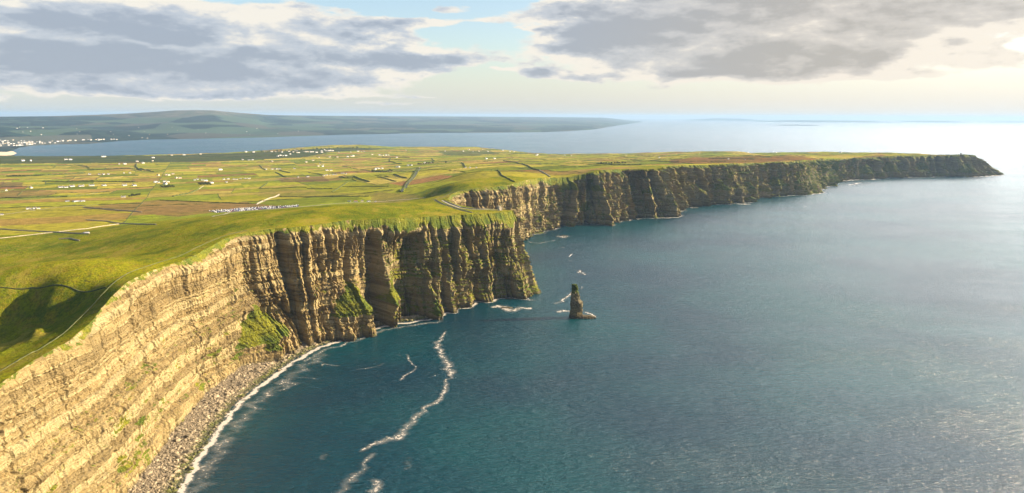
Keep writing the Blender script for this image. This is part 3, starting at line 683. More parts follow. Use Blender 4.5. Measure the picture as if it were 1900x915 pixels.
# hedge stuff from the field partition
hv, hf, hb = [], [], 0
for ci, (q, ok) in enumerate(kept):
    if random.random() < .58: continue
    i = 0
    while i < len(q):
        if not ok[i]: i += 1; continue
        j = i
        while j < len(q) and ok[j]: j += 1
        if j - i > 2:
            w = resamp(q[i:j], 14.); d = np.hypot(*w.mean(0)); hgt = random.choice([.6, .8, 1.1, 1.5, 2.3])
            gap = ss(-.35, -.1, pn(w[:, 0] / 45, w[:, 1] / 45, ci)) 
            V, f = ridge_geo(w, random.uniform(1.8, 3.4), hgt, .45, ci); V[:, 2] -= np.tile((1 - gap) * hgt * .9, 5) * 1
            hv.append(V); hf.append(f + hb); hb += len(V)
        i = j
HS = mesh_obj('field_hedgerows', np.vstack(hv), np.vstack(hf), M_HEDGE)
tag(HS, 'dark network of hedgerows dividing the small green fields all over the low farmland', 'hedgerows', kind='stuff')
print('fields', len(cells), 'tris', len(tri))

HG = [ # px polyline, width, height, material, name, label
 ([(0, 425.6), (75, 430), (150, 434), (166, 434)], 3, 2.2, 'w', 'long dark field wall crossing the leftmost pasture to the small farm shed'),
 ([(-60, 450), (50, 437), (160, 425), (220, 416)], 3, 1.6, 'w', 'pale low field wall rising to the right through the pale green pasture at far left'),
 ([(160, 408.5), (200, 411), (290, 417)], 3, 2., 'w', 'straight dark wall below the small triangular pasture left of the car park'),
 ([(155, 385), (250, 393), (263, 394)], 3.5, 2.6, 'w', 'dark field wall along the lower edge of the orange bog left of the car park'),
 ([(110, 444), (130, 443), (148, 447)], 3, 2.2, 'w', 'short dark wall beside the shaded hillock at left'),
 ([(297, 371.6), (380, 375), (471.6, 378.7)], 3, 2., 'h', 'low hedge along the upper edge of the orange bog running to the car park'),
 ([(321, 365), (341, 361), (355, 358), (368, 352)], 6, 4.5, 'h', 'thick curved dark hedge climbing towards the copse above the orange bog'),
 ([(368, 352), (373, 348), (378, 345)], 3, 1.4, 'w', 'short pale wall joining the curved dark hedge to the farm copse'),
 ([(476, 378.7), (488, 373), (500, 368), (518, 360.6)], 4, 2.4, 'w', 'pale lane wall rising from the right end of the car park'),
 ([(482.6, 349.5), (489, 345), (496, 339.6)], 4, 3., 'h', 'short slanting hedge in the brown fields above the car park'),
 ([(616, 356), (630, 348), (646, 338)], 4, 3., 'h', 'straight slanting hedge with a sunlit bank, middle of the yellow fields'),
 ([(519, 365), (600, 365.4), (684, 364.6)], 3.5, 2.2, 'h', 'long level hedge at the foot of the yellow fields, right of the car park'),
 ([(635, 346), (680, 346), (721, 346)], 3, 2., 'h', 'level hedge right of the slanting hedge, towards the double-walled lane'),
 ([(480, 350), (530, 349), (569, 348)], 3, 2., 'h', 'level hedge between brown and yellow strips directly above the car park'),
 ([(569.5, 350), (590, 350.6), (617, 351)], 3, 2.4, 'h', 'short level hedge touching the foot of the straight slanting hedge'),
 ([(776, 310.5), (769, 323), (758, 336), (751, 345), (743, 356)], 3.5, 3., 'h', 'left hedge bank of the straight double-banked lane running down to the dark hill shadow'),
 ([(781, 311), (774, 323), (763, 336), (756, 345), (748, 356)], 3.5, 3., 'h', 'right hedge bank of the straight double-banked lane running down to the dark hill shadow'),
 ([(911.6, 316), (932, 327), (945, 333), (954, 338)], 5, 3.4, 'h', 'dark hedge slanting down right to the cliff edge above the tan cove wall'),
 ([(934, 298.7), (960.5, 302.6), (984, 311), (1001, 316.4)], 6, 4., 'h', 'long dark hedge slanting down right behind the cove headland'),
 ([(1001, 316.4), (1010, 322), (1021, 328.7)], 5, 3.4, 'w', 'stone wall with a small kink running to the cliff edge where the coast turns'),
 ([(856, 302), (861, 305), (863, 310.5)], 5, 4., 'h', 'short steep hedge above the smooth hill beside the cove'),
 ([(730, 324), (742, 328), (755, 331)], 4, 3.4, 'h', 'hedge running from the dark copse to the double-banked lane'),
 ([(700, 328.7), (720, 333), (735, 337)], 4, 2.6, 'h', 'hedge below the dark copse slanting down to the lane'),
 ([(656, 328), (670, 333), (685, 338)], 5, 4.5, 'h', 'dark slanting hedge leaving the right end of the hedged paddock'),
 ([(629, 328.5), (640, 331), (655, 331)], 5, 4.5, 'h', 'dark hedge round the small paddock below the white farm cluster'),
 ([(481, 307), (486, 312), (493, 316)], 5, 3.6, 'h', 'slanting dark hedge left of the row of five white bungalows'),
 ([(511.6, 320.5), (522, 325), (531, 329)], 5, 4., 'h', 'bold slanting hedge below the row of white bungalows'),
 ([(518, 316), (528, 319), (538, 321)], 6, 4.5, 'h', 'bushy hedge directly under the row of white bungalows'),
 ([(573, 321), (587, 322.5), (600, 325)], 5, 3.4, 'h', 'hedge leading right to the white farm cluster'),
 ([(163, 315), (200, 314.6), (250, 314)], 6, 4.5, 'h', 'long dark hedge bounding the oval light green field at far left'),
 ([(100, 311.5), (103, 308.5), (130, 307), (160, 308.6), (166, 313)], 5, 3.6, 'h', 'curved hedge round the top of the oval light green field'),
 ([(13, 327.6), (50, 327), (79, 326), (120, 324), (158, 322)], 9, 6.5, 'h', 'very thick dark hedge belt across the far left fields'),
 ([(79, 337), (160, 336.4), (250, 337.5)], 6, 4., 'h', 'dark hedge behind the row of white bungalows at left'),
 ([(0, 368), (40, 368), (90, 366), (125, 365)], 4, 3., 'h', 'ragged dark hedge below the two leftmost bungalows'),
 ([(254, 304), (252, 309), (256, 314), (262, 317)], 7, 5., 'h', 'short wooded hedge dropping from the small pale barn'),
 ([(700, 293), (730, 292.6), (760, 293)], 4, 3., 'h', 'dark hedge across the fields below the shore hamlets'),
 ([(725, 294), (722, 300), (735, 303), (745, 304.5)], 5, 4., 'h', 'hook-shaped dark hedge in the fields left of the lane'),
 ([(801, 294), (803, 297), (806, 299)], 5, 3.6, 'h', 'tiny slanting hedge above the lane farmstead'),
 ([(1108, 303.5), (1140, 306.5), (1190, 306)], 8, 4.5, 'h', 'dark bushy hedge in the fields above the deep shadowed cove'),
 ([(1170, 297), (1230, 300), (1260, 300)], 7, 4., 'h', 'dark scrubby hedge left of the rust-coloured heath'),
 ([(1315, 294.3), (1350, 295), (1400, 296)], 6, 3., 'h', 'dark hedge across the rust-coloured heath with white houses on it'),
]
for line, wd, hgt, k, lab in HG:
    w = drape(line, 7.); V, f = ridge_geo(w, wd, hgt, .45 if k == 'h' else .15, len(line))
    o = mesh_obj('hedgerow' if k == 'h' else 'field_wall', V, f, M_HEDGE if k == 'h' else M_STONE); tag(o, lab, 'hedgerow' if k == 'h' else 'field wall', 'traced hedges and walls between the fields')
# cliff-edge wall and path (close to the edge, lower left), straight from the coast line itself
iw = [int(np.argmin(np.abs(C[:, 1] - y) + 1e3 * (np.arange(NS) > NS * .5))) for y in (345, 1200)]
def edge_line(i0, i1, inset, wig, step):
    w = C[i0:i1:6, :2] - NRM[i0:i1:6] * inset; w = smooth1(w, 15) if len(w) > 30 else w; w = resamp(w, step); n = frame(w); return w + n * (wig * pn(np.arange(len(w)) * step / 70, 0, 4))[:, None]
w = edge_line(iw[0], iw[1], 20, 3, 4.); V, f = ridge_geo(w, .7, .7, .5, 3)
tag(mesh_obj('field_wall', V, f, M_DKSTONE), 'long low stone flag wall following the cliff edge over the lower left grass', 'field wall')
for k, (line, wd) in enumerate([([(-20, 535), (60, 534), (130, 533.5), (197, 534)], 1.6)]):
    w = drape(line, 4.); V, f = ridge_geo(w, 1.3, 1.0, .3, 9); tag(mesh_obj('field_wall', V, f, M_DKSTONE), 'low dry wall along the crest above the dark grassy hollow at lower left', 'field wall')
for nm, line, wd, m_ in [('lane', [(779, 310.8), (771.5, 323), (760.5, 336), (753.5, 345), (745.5, 356)], 4.5, M_LANE), ('lane', [(395, 402), (425, 394.6), (455, 391.5), (500, 389), (545, 385), (600, 380)], 7, M_LANE), ('lane', [(476, 380), (500, 369.5), (519, 361.5)], 4, M_LANE),
    ('lane', [(0, 399), (60, 391), (120, 384), (190, 379), (280, 377)], 4, M_LANE), ('lane', [(600, 380), (640, 377), (700, 374.5), (740, 371), (790, 366)], 5, M_LANE), ('lane', [(155, 408), (210, 405), (263, 396)], 3.5, M_PATH),
    ('lane', [(380, 346), (400, 343), (460, 338), (520, 333), (600, 328)], 4.5, M_LANE), ('lane', [(0, 372), (90, 368), (180, 358), (197, 354)], 4, M_LANE)]:
    tag(strip_obj(nm, line, wd, m_, .35, 8.), kind='structure')
# terrace paths that lead to the round tower on the headland
def wl(pts): return np.array([L(*q)[:2] for q in pts])
terr = [[(805, 371), (822, 380), (845, 388), (872, 394.5), (890, 396)], [(820, 372), (836, 380), (852, 386), (872, 388.5), (905, 389.4), (932, 390.2)], [(828, 373.5), (842, 379), (856, 384.6), (875, 386.6), (912, 387.6)]]
for k, l in enumerate(terr): tag(strip_obj('footpath', l, (3.0, 4.6, 3.0)[k], M_PATH if k == 0 else M_LANE, .4, 4.), kind='structure')
for k, (l, lab) in enumerate([([(808, 371), (825, 380), (848, 388), (876, 395)], 'dark stone wall on the seaward side of the lower headland path'), ([(825, 372.5), (840, 379.3), (854, 385.2), (875, 387.6), (900, 388.5)], 'dark wall between the two terraced paths that lead to the round tower')]):
    w = drape(l, 4.); V, f = ridge_geo(w, 2.2, 2.0, .12, 3); tag(mesh_obj('field_wall', V, f, M_STONE), lab, 'stone wall')
o = strip_obj('cliff_path', [(800, 371.2), (822, 366), (835, 359), (860, 353.6), (890, 350)], 4, M_PATH, .4, 5.); tag(o, kind='structure')
# ================================================================ far land beyond the bay
NA, NRR = 420, 170
FS = [(-700, 284, 0), (-200, 284, 0), (0, 284, 0), (14, 283.5, 0), (22, 280, 0), (35, 274.5, 0), (60, 270.5, 0), (110, 268, 0), (165, 267, 0), (220, 262, 0), (280, 259, 0), (350, 258, 0), (500, 255, 0), (640, 250, 0), (800, 247, 0), (950, 246, 0), (1010, 245.3, 0), (1060, 243.3, 0), (1095, 241, 0), (1120, 238, 0), (1150, 233, 0), (1180, 230, 0), (1250, 227, 0), (1300, 224.5, 0)]
RG = [(-700, 222, 15, 20000), (0, 217, 18, 20500), (100, 216, 19, 20500), (180, 213.5, 20, 21000), (240, 211, 20, 21500), (290, 208, 20, 22000), (330, 205.2, 20, 22000), (365, 204.6, 20, 22000), (400, 205.2, 20, 22000), (440, 209, 20, 23000), (480, 212, 22, 24000), (500, 213.7, 24, 26000), (560, 214.7, 26, 28000), (650, 215.5, 28, 32000), (800, 216.2, 30, 38000), (950, 217, 34, 44000), (1050, 217.7, 34, 50000), (1150, 218.6, 36, 56000), (1300, 220.3, 40, 60000)]
pxs = np.linspace(-700, 1290, NA)
fsx = np.array([q[0] for q in FS], float); fsy = np.interp(pxs, fsx, [q[1] for q in FS])
sp = P(pxs, fsy, 0.); r0 = np.hypot(sp[:, 0], sp[:, 1]); az = np.arctan2(sp[:, 0], sp[:, 1])
rgx = np.array([q[0] for q in RG], float); rd = np.interp(pxs, rgx, [q[3] for q in RG]); ry = np.interp(pxs, rgx, [q[1] for q in RG])
dd = ray(pxs, ry); rz = H + rd * dd[:, 2] / np.hypot(dd[:, 0], dd[:, 1])
tt = np.linspace(0, 1, NRR)
rad = (r0 - 60)[None] + (rd * 1.35 - r0)[None] * (tt[:, None] ** 1.5)
q = (rad - r0[None]) / (rd - r0)[None]
AX = rad * np.sin(az)[None]; AY = rad * np.cos(az)[None]
hill = np.where(q < 1, np.clip(q, 0, 1) ** 1.25, 1 - ss(1, 1.5, q)) * np.clip(rz, 10, None)[None]
fb = fbm(AX / 2600, AY / 2600, 3, 5); env = ss(0, .12, q) * (1 - ss(.80, .97, q) * ss(1.3, 1.02, q))
zz = hill + env * fb * np.interp(pxs, [0, 500, 1200], [120, 90, 45])[None] * np.clip(hill / 60, .1, 1) + 4 * ss(0, .03, q)
zz = np.where(q < 0, -6, np.maximum(zz, 2.5 * ss(0, .02, q) - .5))
cutx = ss(1200, 1110, pxs)[None]; zz = zz * cutx - 8 * (1 - cutx)
# long low points running out into the sea
fing = fbm(rad / 900, az[None] * 30, 5, 3); mm = ss(1085, 1150, pxs)[None] * ss(.55, .2, q); zz = np.where((fing < .0) & (mm > .5), -6, zz)
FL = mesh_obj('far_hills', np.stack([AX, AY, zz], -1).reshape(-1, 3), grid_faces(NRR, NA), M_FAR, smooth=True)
if FL.data.polygons[5000].normal.z < 0: FL.data.flip_normals()
tag(FL, kind='structure')
# low ground joining the two shores at the head of the bay
def farland(px, py):
    d = ray(px, py); rr_ = math.hypot(d[0], d[1]); k = int(np.clip(np.interp(px, pxs, np.arange(NA)), 0, NA - 1)); zr = H + rad[:, k] * d[2] / rr_
    g = zz[:, k] - zr; i = int(np.argmax(g > 0)); i = max(i, 1); f = g[i - 1] / (g[i - 1] - g[i] + 1e-9); f = min(max(f, 0), 1); R_ = rad[i - 1, k] + (rad[i, k] - rad[i - 1, k]) * f
    return np.array([R_ * math.sin(az[k]), R_ * math.cos(az[k]), zz[i - 1, k] + (zz[i, k] - zz[i - 1, k]) * f])
sbp = P(np.array([-260, -40, -5, 14, 24, 30, 24, 4, -40, -260]), np.array([291, 291.5, 291, 289.3, 287.2, 284.5, 281, 279.5, 279, 278.]), 0.)
cz = np.array([0, .8, 3.5, 2.2, .3, .3, 1.5, 5, 6, 6]) ; n = len(sbp)
ctr = sbp[:, :2].mean(0); V = [np.r_[ctr, 7]] + [np.r_[ctr + (p[:2] - ctr) * .55, 5.5] for p in sbp] + [np.r_[p[:2], .4] for p in sbp] + [np.r_[ctr + (p[:2] - ctr) * 1.08, -2.] for p in sbp]
f = [np.array([0, 1 + i, 1 + (i + 1) % n]) for i in range(n)]
for r_ in range(2): f += [np.array([1 + r_ * n + i, 1 + (r_ + 1) * n + i, 1 + (r_ + 1) * n + (i + 1) % n, 1 + r_ * n + (i + 1) % n]) for i in range(n)]
o = mesh_obj('sandy_beach', V, np.array(f, dtype=object), M_SAND, smooth=True); tag(o, kind='structure')
if o.data.polygons[0].normal.z < 0: o.data.flip_normals()
# islands on the horizon
def island(px0, px1, pyc, dist, hgt, name='far_island'):
    n = 60; a = np.linspace(0, 1, n); V = []
    xs = px0 + (px1 - px0) * a; d = ray(xs, pyc + 0 * a); hd = np.hypot(d[:, 0], d[:, 1]); ux, uy = d[:, 0] / hd, d[:, 1] / hd
    for k, (dr, hh) in enumerate([(0, -.15), (.2, .55), (.5, 1.), (.8, .7), (1., -.15)]):
        h = hgt * hh * np.sin(np.pi * a) ** .6 * (1 + .35 * fbm(a * 5, k * .3, px0 * .1, 3)); V.append(np.stack([ux * (dist + dr * 2500), uy * (dist + dr * 2500), np.where(hh < 0, -5, h)], 1))
    o = mesh_obj(name, np.concatenate(V), grid_faces(5, n), M_FAR, smooth=True); tag(o, kind='structure')
    if o.data.polygons[n].normal.z < 0: o.data.flip_normals()
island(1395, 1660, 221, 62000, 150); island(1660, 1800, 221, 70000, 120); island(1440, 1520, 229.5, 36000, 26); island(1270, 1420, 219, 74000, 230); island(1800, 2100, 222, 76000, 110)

# ================================================================ sea
a = np.linspace(0, 2 * math.pi, 128, endpoint=False); V = [(0, 0, 0)]; f = []
for rr_ in (600, 3000, 15000, 60000, 125000): V += [(rr_ * math.cos(t), rr_ * math.sin(t), 0) for t in a]
f = [np.array([0, 1 + i, 1 + (i + 1) % 128]) for i in range(128)]
for k in range(4): f += [np.array([1 + k * 128 + i, 1 + (k + 1) * 128 + i, 1 + (k + 1) * 128 + (i + 1) % 128, 1 + k * 128 + (i + 1) % 128]) for i in range(128)]
SEA = mesh_obj('sea', V, np.array(f, dtype=object), M_SEA); tag(SEA, kind='structure')
# ---------------------------------------------------------------- beach and boulders under the near cliff
waterp = [('w', -318, -200), ('w', -332, 200), ('w', -345, 520), (330, 915), (360, 860), (400, 800), (440, 747), (490, 707), (545, 667), (590, 642), (650, 624), (700, 605), (740, 598), (790, 591), (815, 586)]
wat = resamp(np.array([wpt(q)[:2] for q in waterp]), 3.); 
i1 = int(np.argmin(np.hypot(C[:, 3] - P(812, 585, 0)[0], C[:, 4] - P(812, 585, 0)[1])))
ft = C[:i1, 3:5]
def near_on(line, q): return line[np.argmin(((line[None] - q[:, None]) ** 2).sum(-1), axis=1)]
wsm = smooth1(wat, 9); inn = smooth1(near_on(ft, wsm), 25)
bd = inn - wsm; bl = np.hypot(bd[:, 0], bd[:, 1])[:, None]; bdir = bd / (bl + 1e-6)
NB = 16; tb = np.linspace(0, 1, NB)
V = []
for t in tb:
    q = wsm - bdir * 5 + (bd + bdir * 17) * t; zt = -1.6 + 2.6 * (t * (bl[:, 0] + 22) / 14) ** .8
    zt = np.minimum(zt, 9.5 + 1.5 * pn(q[:, 0] / 20, q[:, 1] / 20, 3)) + .5 * fbm(q[:, 0] / 6, q[:, 1] / 6, 6, 3); V.append(np.c_[q, zt])
BV = np.stack(V); B = mesh_obj('beach', BV.reshape(-1, 3), grid_faces(NB, len(wsm)), M_BEACH, smooth=True); tag(B, kind='structure')
if B.data.polygons[50].normal.z < 0: B.data.flip_normals()
ico_v, ico_f = [], []
ph = (1 + 5 ** .5) / 2
iv = np.array([(-1, ph, 0), (1, ph, 0), (-1, -ph, 0), (1, -ph, 0), (0, -1, ph), (0, 1, ph), (0, -1, -ph), (0, 1, -ph), (ph, 0, -1), (ph, 0, 1), (-ph, 0, -1), (-ph, 0, 1)]) / 1.9
itri = np.array([(0,11,5),(0,5,1),(0,1,7),(0,7,10),(0,10,11),(1,5,9),(5,11,4),(11,10,2),(10,7,6),(7,1,8),(3,9,4),(3,4,2),(3,2,6),(3,6,8),(3,8,9),(4,9,5),(2,4,11),(6,2,10),(8,6,7),(9,8,1)])
def rocks(P3, size, seed):
    r = np.random.default_rng(seed); n = len(P3)
    v = iv[None] * r.uniform(.72, 1.25, (n, 12, 1)) * size[:, None, None] * np.stack([r.uniform(.8, 1.5, n), r.uniform(.7, 1.2, n), r.uniform(.5, .9, n)], 1)[:, None]
    th = r.uniform(0, 6.28, n); c, s = np.cos(th)[:, None], np.sin(th)[:, None]; x = v[..., 0] * c - v[..., 1] * s; y = v[..., 0] * s + v[..., 1] * c
    v = np.stack([x, y, v[..., 2]], -1) + P3[:, None]; f = itri[None] + 12 * np.arange(n)[:, None, None]
    return v.reshape(-1, 3), f.reshape(-1, 3), np.repeat(r.uniform(0, 1, n), 12)
n = 26000; r = np.random.default_rng(8); ki = (r.uniform(0, 1, n) ** .9 * (len(wsm) - 2)).astype(int); tj = r.beta(1.25, 1.1, n); 
ok = (bl[ki, 0] > 4) & (wsm[ki, 1] > 300); ki = ki[ok]; tj = tj[ok]
x = tj * (NB - 1); a0 = np.minimum(x.astype(int), NB - 2); fr = (x - a0)[:, None]
PP = BV[a0, ki] * (1 - fr) + BV[a0 + 1, ki] * fr; PP[:, :2] += r.normal(0, 1., (len(PP), 2)); sz = r.lognormal(-.25, .58, len(PP)) * (1 + .35 * (tj < .5))
v_, f_, rn = rocks(PP, np.clip(sz * .85, .3, 4.5), 9); o = mesh_obj('boulders', v_, f_, M_BOULDER); attr(o, 'rnd', rn); tag(o, 'pale rounded boulders heaped along the foot of the near cliff', 'boulders', kind='stuff')

# ---------------------------------------------------------------- foam
def foam(px_line, wid, dens=1., name='foam_streak', seed=0, z=.05, closed=False):
    w = np.array([P(q[0], q[1], 0)[:2] for q in px_line]); L_ = np.r_[0, np.cumsum(np.hypot(*np.diff(w, axis=0).T))]; wd = np.interp(np.linspace(0, L_[-1], max(4, int(L_[-1] / 3))), L_, wid if hasattr(wid, '__len__') else [wid] * len(w))
    wd = wd * (2.0 if name == 'foam_streak' else np.interp(np.median(w[:, 1]), [1500, 2200, 3200, 5000], [1.6, 2.2, 3.6, 3.6])); dens = dens * (1. if name == 'foam_streak' else 1.3); w = resamp(w, 3.); wd = np.interp(np.linspace(0, 1, len(w)), np.linspace(0, 1, len(wd)), wd); n = frame(smooth1(w, 5)); k = np.arange(len(w)) * 3.
    w = w + n * (fbm(k / 22, seed, 3, 3) * wd * .5)[:, None]
    V = []; ac = []
    for a in np.linspace(-1, 1, 7): V.append(np.c_[w + n * (a * wd * .5)[:, None], np.full(len(w), z)]); ac.append(np.full(len(w), abs(a)))
    e = np.minimum(np.arange(len(w)), np.arange(len(w))[::-1]) / 4.; dn = np.clip(e, 0, 1) * dens * (1 + .35 * fbm(k / 30, seed + 3, 1, 2))
    o = mesh_obj(name, np.concatenate(V), grid_faces(7, len(w)), M_FOAM); attr(o, 'across', np.concatenate(ac)); attr(o, 'dens', np.tile(dn, 7))
    if o.data.polygons[0].normal.z < 0: o.data.flip_normals()
    tag(o, kind='stuff', cat='sea foam'); return o
FO = [
 ([(829, 612), (818, 628), (812, 640), (820, 660), (828, 672), (836, 690), (838, 702), (826, 704), (828, 716), (822, 735), (808, 748), (785, 758), (780, 768), (765, 782), (748, 800), (738, 810), (715, 818), (690, 826), (672, 836), (660, 842)], [4, 8, 14, 12, 16, 16, 6, 4, 10, 9, 9, 10, 12, 12, 16, 18, 14, 10, 8, 5], 1.65, 'long pale foam streak winding down the teal water in the middle foreground'),
 ([(703, 835), (690, 842), (678, 860), (670, 880), (652, 890), (640, 905), (628, 925)], [6, 8, 10, 16, 18, 14, 10], 1.35, 'broken lower tail of foam leaving the bottom edge beside the winding streak'),
 ([(688, 884), (700, 895), (703, 912), (690, 925)], [8, 12, 16, 10], 1.5, 'curled foam patch at the bottom edge right of the broken tail'),
 ([(750, 655), (757, 660), (760, 670), (772, 682), (768, 688), (755, 694), (745, 702), (742, 710)], [3, 5, 4, 4, 4, 5, 6, 3], 1.6, 'small zigzag foam streak between the cliff and the long winding streak'),
 ([(730, 656), (740, 658), (750, 663)], [3, 4, 3], 1.2, 'faint foam fleck touching the top of the zigzag streak'),
 ([(651, 686), (680, 684), (705, 678), (720, 671)], [2, 4, 4, 2], 1.3, 'thin curved foam line below the near headland, left of the zigzag'),
 ([(590, 682), (602, 676), (618, 678), (640, 680)], [6, 7, 4, 2], 1.55, 'small hooked foam line close under the near cliff'),
 ([(500, 716), (530, 709), (545, 714), (528, 722), (500, 730)], [8, 18, 14, 12, 6], 1.25, 'broad pale foam raft close to the boulder beach'),
 ([(540, 703), (560, 700), (585, 704), (600, 702)], [3, 4, 5, 3], 1.2, 'faint foam line between the raft and the hooked line'),
 ([(545, 690), (560, 686), (575, 690)], [4, 6, 4], 1.15, 'small foam scrap beside the boulder beach'),
 ([(763, 840), (757, 860), (750, 880)], [8, 16, 6], .95, 'thin milky foam patch alone in the teal water at the bottom'),
 ([(612, 836), (600, 850), (590, 862)], [8, 14, 6], .95, 'faint scattered foam left of the long winding streak'),
 ([(788, 704), (805, 698), (820, 692)], [2, 3, 3], 1.2, 'thin foam spur joining the winding streak from the left'),
 ([(905, 571), (925, 569), (950, 574), (975, 572), (992, 570)], [10, 26, 34, 26, 6], 1.5, 'white breaking surf patch below the dark headland'),
 ([(895, 553), (925, 551), (960, 555), (1000, 558)], [6, 8, 7, 6], 1.4, 'white surf line along the foot of the dark headland'),
 ([(968, 447), (985, 436), (1002, 429), (1030, 421)], [20, 22, 16, 8], 1.2, 'surf along the inner cove foot'),
 ([(975, 448), (1000, 452), (1020, 448), (1034, 445)], [8, 10, 6, 4], 1.15, 'thin foam line trailing out of the cove'),
 ([(1033, 437), (1046, 440), (1060, 438)], [18, 30, 14], 1.35, 'white water over a sunken reef in the cove'),
 ([(1088, 441), (1096, 441)], [8, 8], 1.6, 'small white breaker right of the sunken reef'), ([(1070, 452), (1080, 451)], [7, 7], 1.6, 'small white breaker below the sunken reef'), ([(1040, 461), (1050, 458)], [5, 5], 1.5, 'tiny breaker at the cove mouth'),
 ([(1055, 478), (1062, 470)], [5, 5], 1.5, 'tiny breaker half way between cove and sea stack'), ([(1052, 485), (1062, 483)], [6, 6], 1.5, 'small breaker beneath the tiny breaker above the stack'), ([(1072, 500), (1080, 506), (1086, 512)], [10, 18, 8], 1.3, 'pale foam patch in line above the sea stack'),
 ([(1026, 566), (1040, 560), (1056, 548), (1064, 540)], [8, 14, 12, 6], 1.3, 'foam curling off the left side of the sea stack'), ([(1026, 580), (1042, 578), (1060, 575)], [10, 26, 16], 1.55, 'white water piled at the left foot of the sea stack'), ([(1012, 592), (1030, 591)], [3, 3], 1.2, 'thin foam thread left of the stack foot'),
 ([(1078, 578), (1095, 582), (1108, 590)], [14, 12, 7], 1.5, 'white water over the low shelf right of the sea stack'), ([(1078, 530), (1082, 538)], [5, 6], 1.3, 'small foam wisp above the stack shelf'),
 ([(1145, 412), (1165, 408), (1178, 407), (1200, 405), (1240, 404.5), (1262, 403)], [5, 5, 7, 9, 12, 14], 1.5, 'bright surf line at the foot of the pillar point'), ([(1278, 386), (1290, 385.6), (1300, 385.8)], [7, 14, 8], 1.6, 'short foam bar off the cliffs beyond the pillar point'),
 ([(1262, 381), (1300, 380.5), (1335, 379), (1372, 375.5), (1392, 372)], [8, 14, 16, 12, 12], 1.45, 'surf line at the foot of the middle cliffs'), ([(1366, 379), (1380, 378.6), (1396, 378.6)], [14, 24, 10], 1.6, 'white surf round the dark pyramid rock'), ([(1390, 370), (1405, 367), (1415, 365)], [16, 20, 8], 1.5, 'surf in the bay behind the pyramid rock'),
 ([(1418, 364.6), (1450, 363.8), (1480, 362.6), (1512, 360)], [10, 14, 12, 22], 1.4, 'surf line at the foot of the dark cliffs before the third point'), ([(1508, 356), (1514, 354), (1516, 351)], [20, 20, 10], 1.5, 'surf behind the third point'), ([(1515, 345.5), (1530, 344), (1536, 341)], [18, 22, 10], 1.5, 'surf under the fourth point'),
 ([(1536, 338.4), (1555, 335.6), (1600, 333.4), (1640, 331.6)], [24, 30, 28, 16], 1.5, 'broad white surf in the distant bay'), ([(1575, 343.6), (1588, 341), (1597, 339)], [16, 14, 10], 1.6, 'lone whitecap line off the distant bay'), ([(1650, 330.4), (1690, 329.4), (1760, 328.6)], [14, 16, 10], 1.3, 'thin surf at the foot of the distant cliffs'), ([(1812, 328), (1830, 327), (1862, 325.6)], [14, 30, 20], 1.45, 'surf under the last distant point'),
 ([(1487, 383), (1493, 384), (1497, 382)], [8, 10, 6], 1.3, 'lone foam fleck on the open grey sea'),
 ([(930, 285.5), (960, 282.6), (985, 286.6), (1002, 288)], [20, 30, 40, 20], 1.2, 'surf on the low rocky shore beyond the fields'), ([(60, 281.8), (90, 280), (120, 279.4)], [60, 70, 30], 1.1, 'surf in the shallow head of the distant bay')]
for i, (l, wd, dn, lab) in enumerate(FO):
    o = foam(l, wd, dn, 'foam_streak' if i < 13 else 'surf', i * 7, .05 + .012 * (i % 9)); o['label'] = lab
# broken surf along the foot of all the cliffs beyond the beach
def surf_run(s0, s1, wd, dn, lab, seed):
    k = (S > s0) & (S < s1); w = np.stack([X[-9][k], Y[-9][k]], 1) + NRM[k] * wd * .16; w = resamp(smooth1(w, 9)[::3], 4.); n = frame(smooth1(w, 7)); kk = np.arange(len(w)) * 4.
    V = []; ac = []
    for a in np.linspace(-1, 1, 7): V.append(np.c_[w - n * (a * wd * .5 * (1 + .7 * fbm(kk / 40, seed, 2, 3)))[:, None], np.full(len(w), .09)]); ac.append(np.full(len(w), abs(a)))
    d_ = np.clip(dn * (1 + 1.3 * fbm(kk / 70, seed + 9, 1, 3)), .2, 3)
    o = mesh_obj('surf', np.concatenate(V), grid_faces(7, len(w)), M_FOAM); attr(o, 'across', np.concatenate(ac)); attr(o, 'dens', np.tile(d_, 7))
    if o.data.polygons[0].normal.z < 0: o.data.flip_normals()
    tag(o, lab, kind='stuff')
sA, sB, sC, sD = s_at(800, 588), s_at(1000, 556), s_at(985, 435), s_at(1860, 324)
surf_run(sA, sB, 20, 2.3, 'thin broken surf along the foot of the headland', 3); surf_run(sC, s_at(1508, 361), 46, 1.5, 'broken surf along the foot of the middle cliffs', 5); surf_run(s_at(1508, 361), sD, 85, 1.8, 'broken surf along the foot of the distant cliffs', 8)
# surf along the boulder beach
bw = [q for q in waterp if q[0] != 'w']
o = foam([(275, 1010)] + [(x + 3, y + 3) for x, y in bw], [9, 8, 8, 8, 7.5, 7, 7, 8, 8, 9, 10, 8, 6][:len(bw) + 1] if False else 11., 2.1, 'surf', 3, .30); o['label'] = 'white surf line along the whole boulder beach'
o = foam([(300, 1000)] + [(x + 22, y + 12) for x, y in bw[:7]], 34., .95, 'surf', 5, .22); o['label'] = 'loose foam just outside the surf line of the boulder beach'
o = foam([(x + 12, y + 8) for x, y in bw[5:]], 14., 1.1, 'surf', 9, .26); o['label'] = 'loose foam off the far end of the boulder beach'
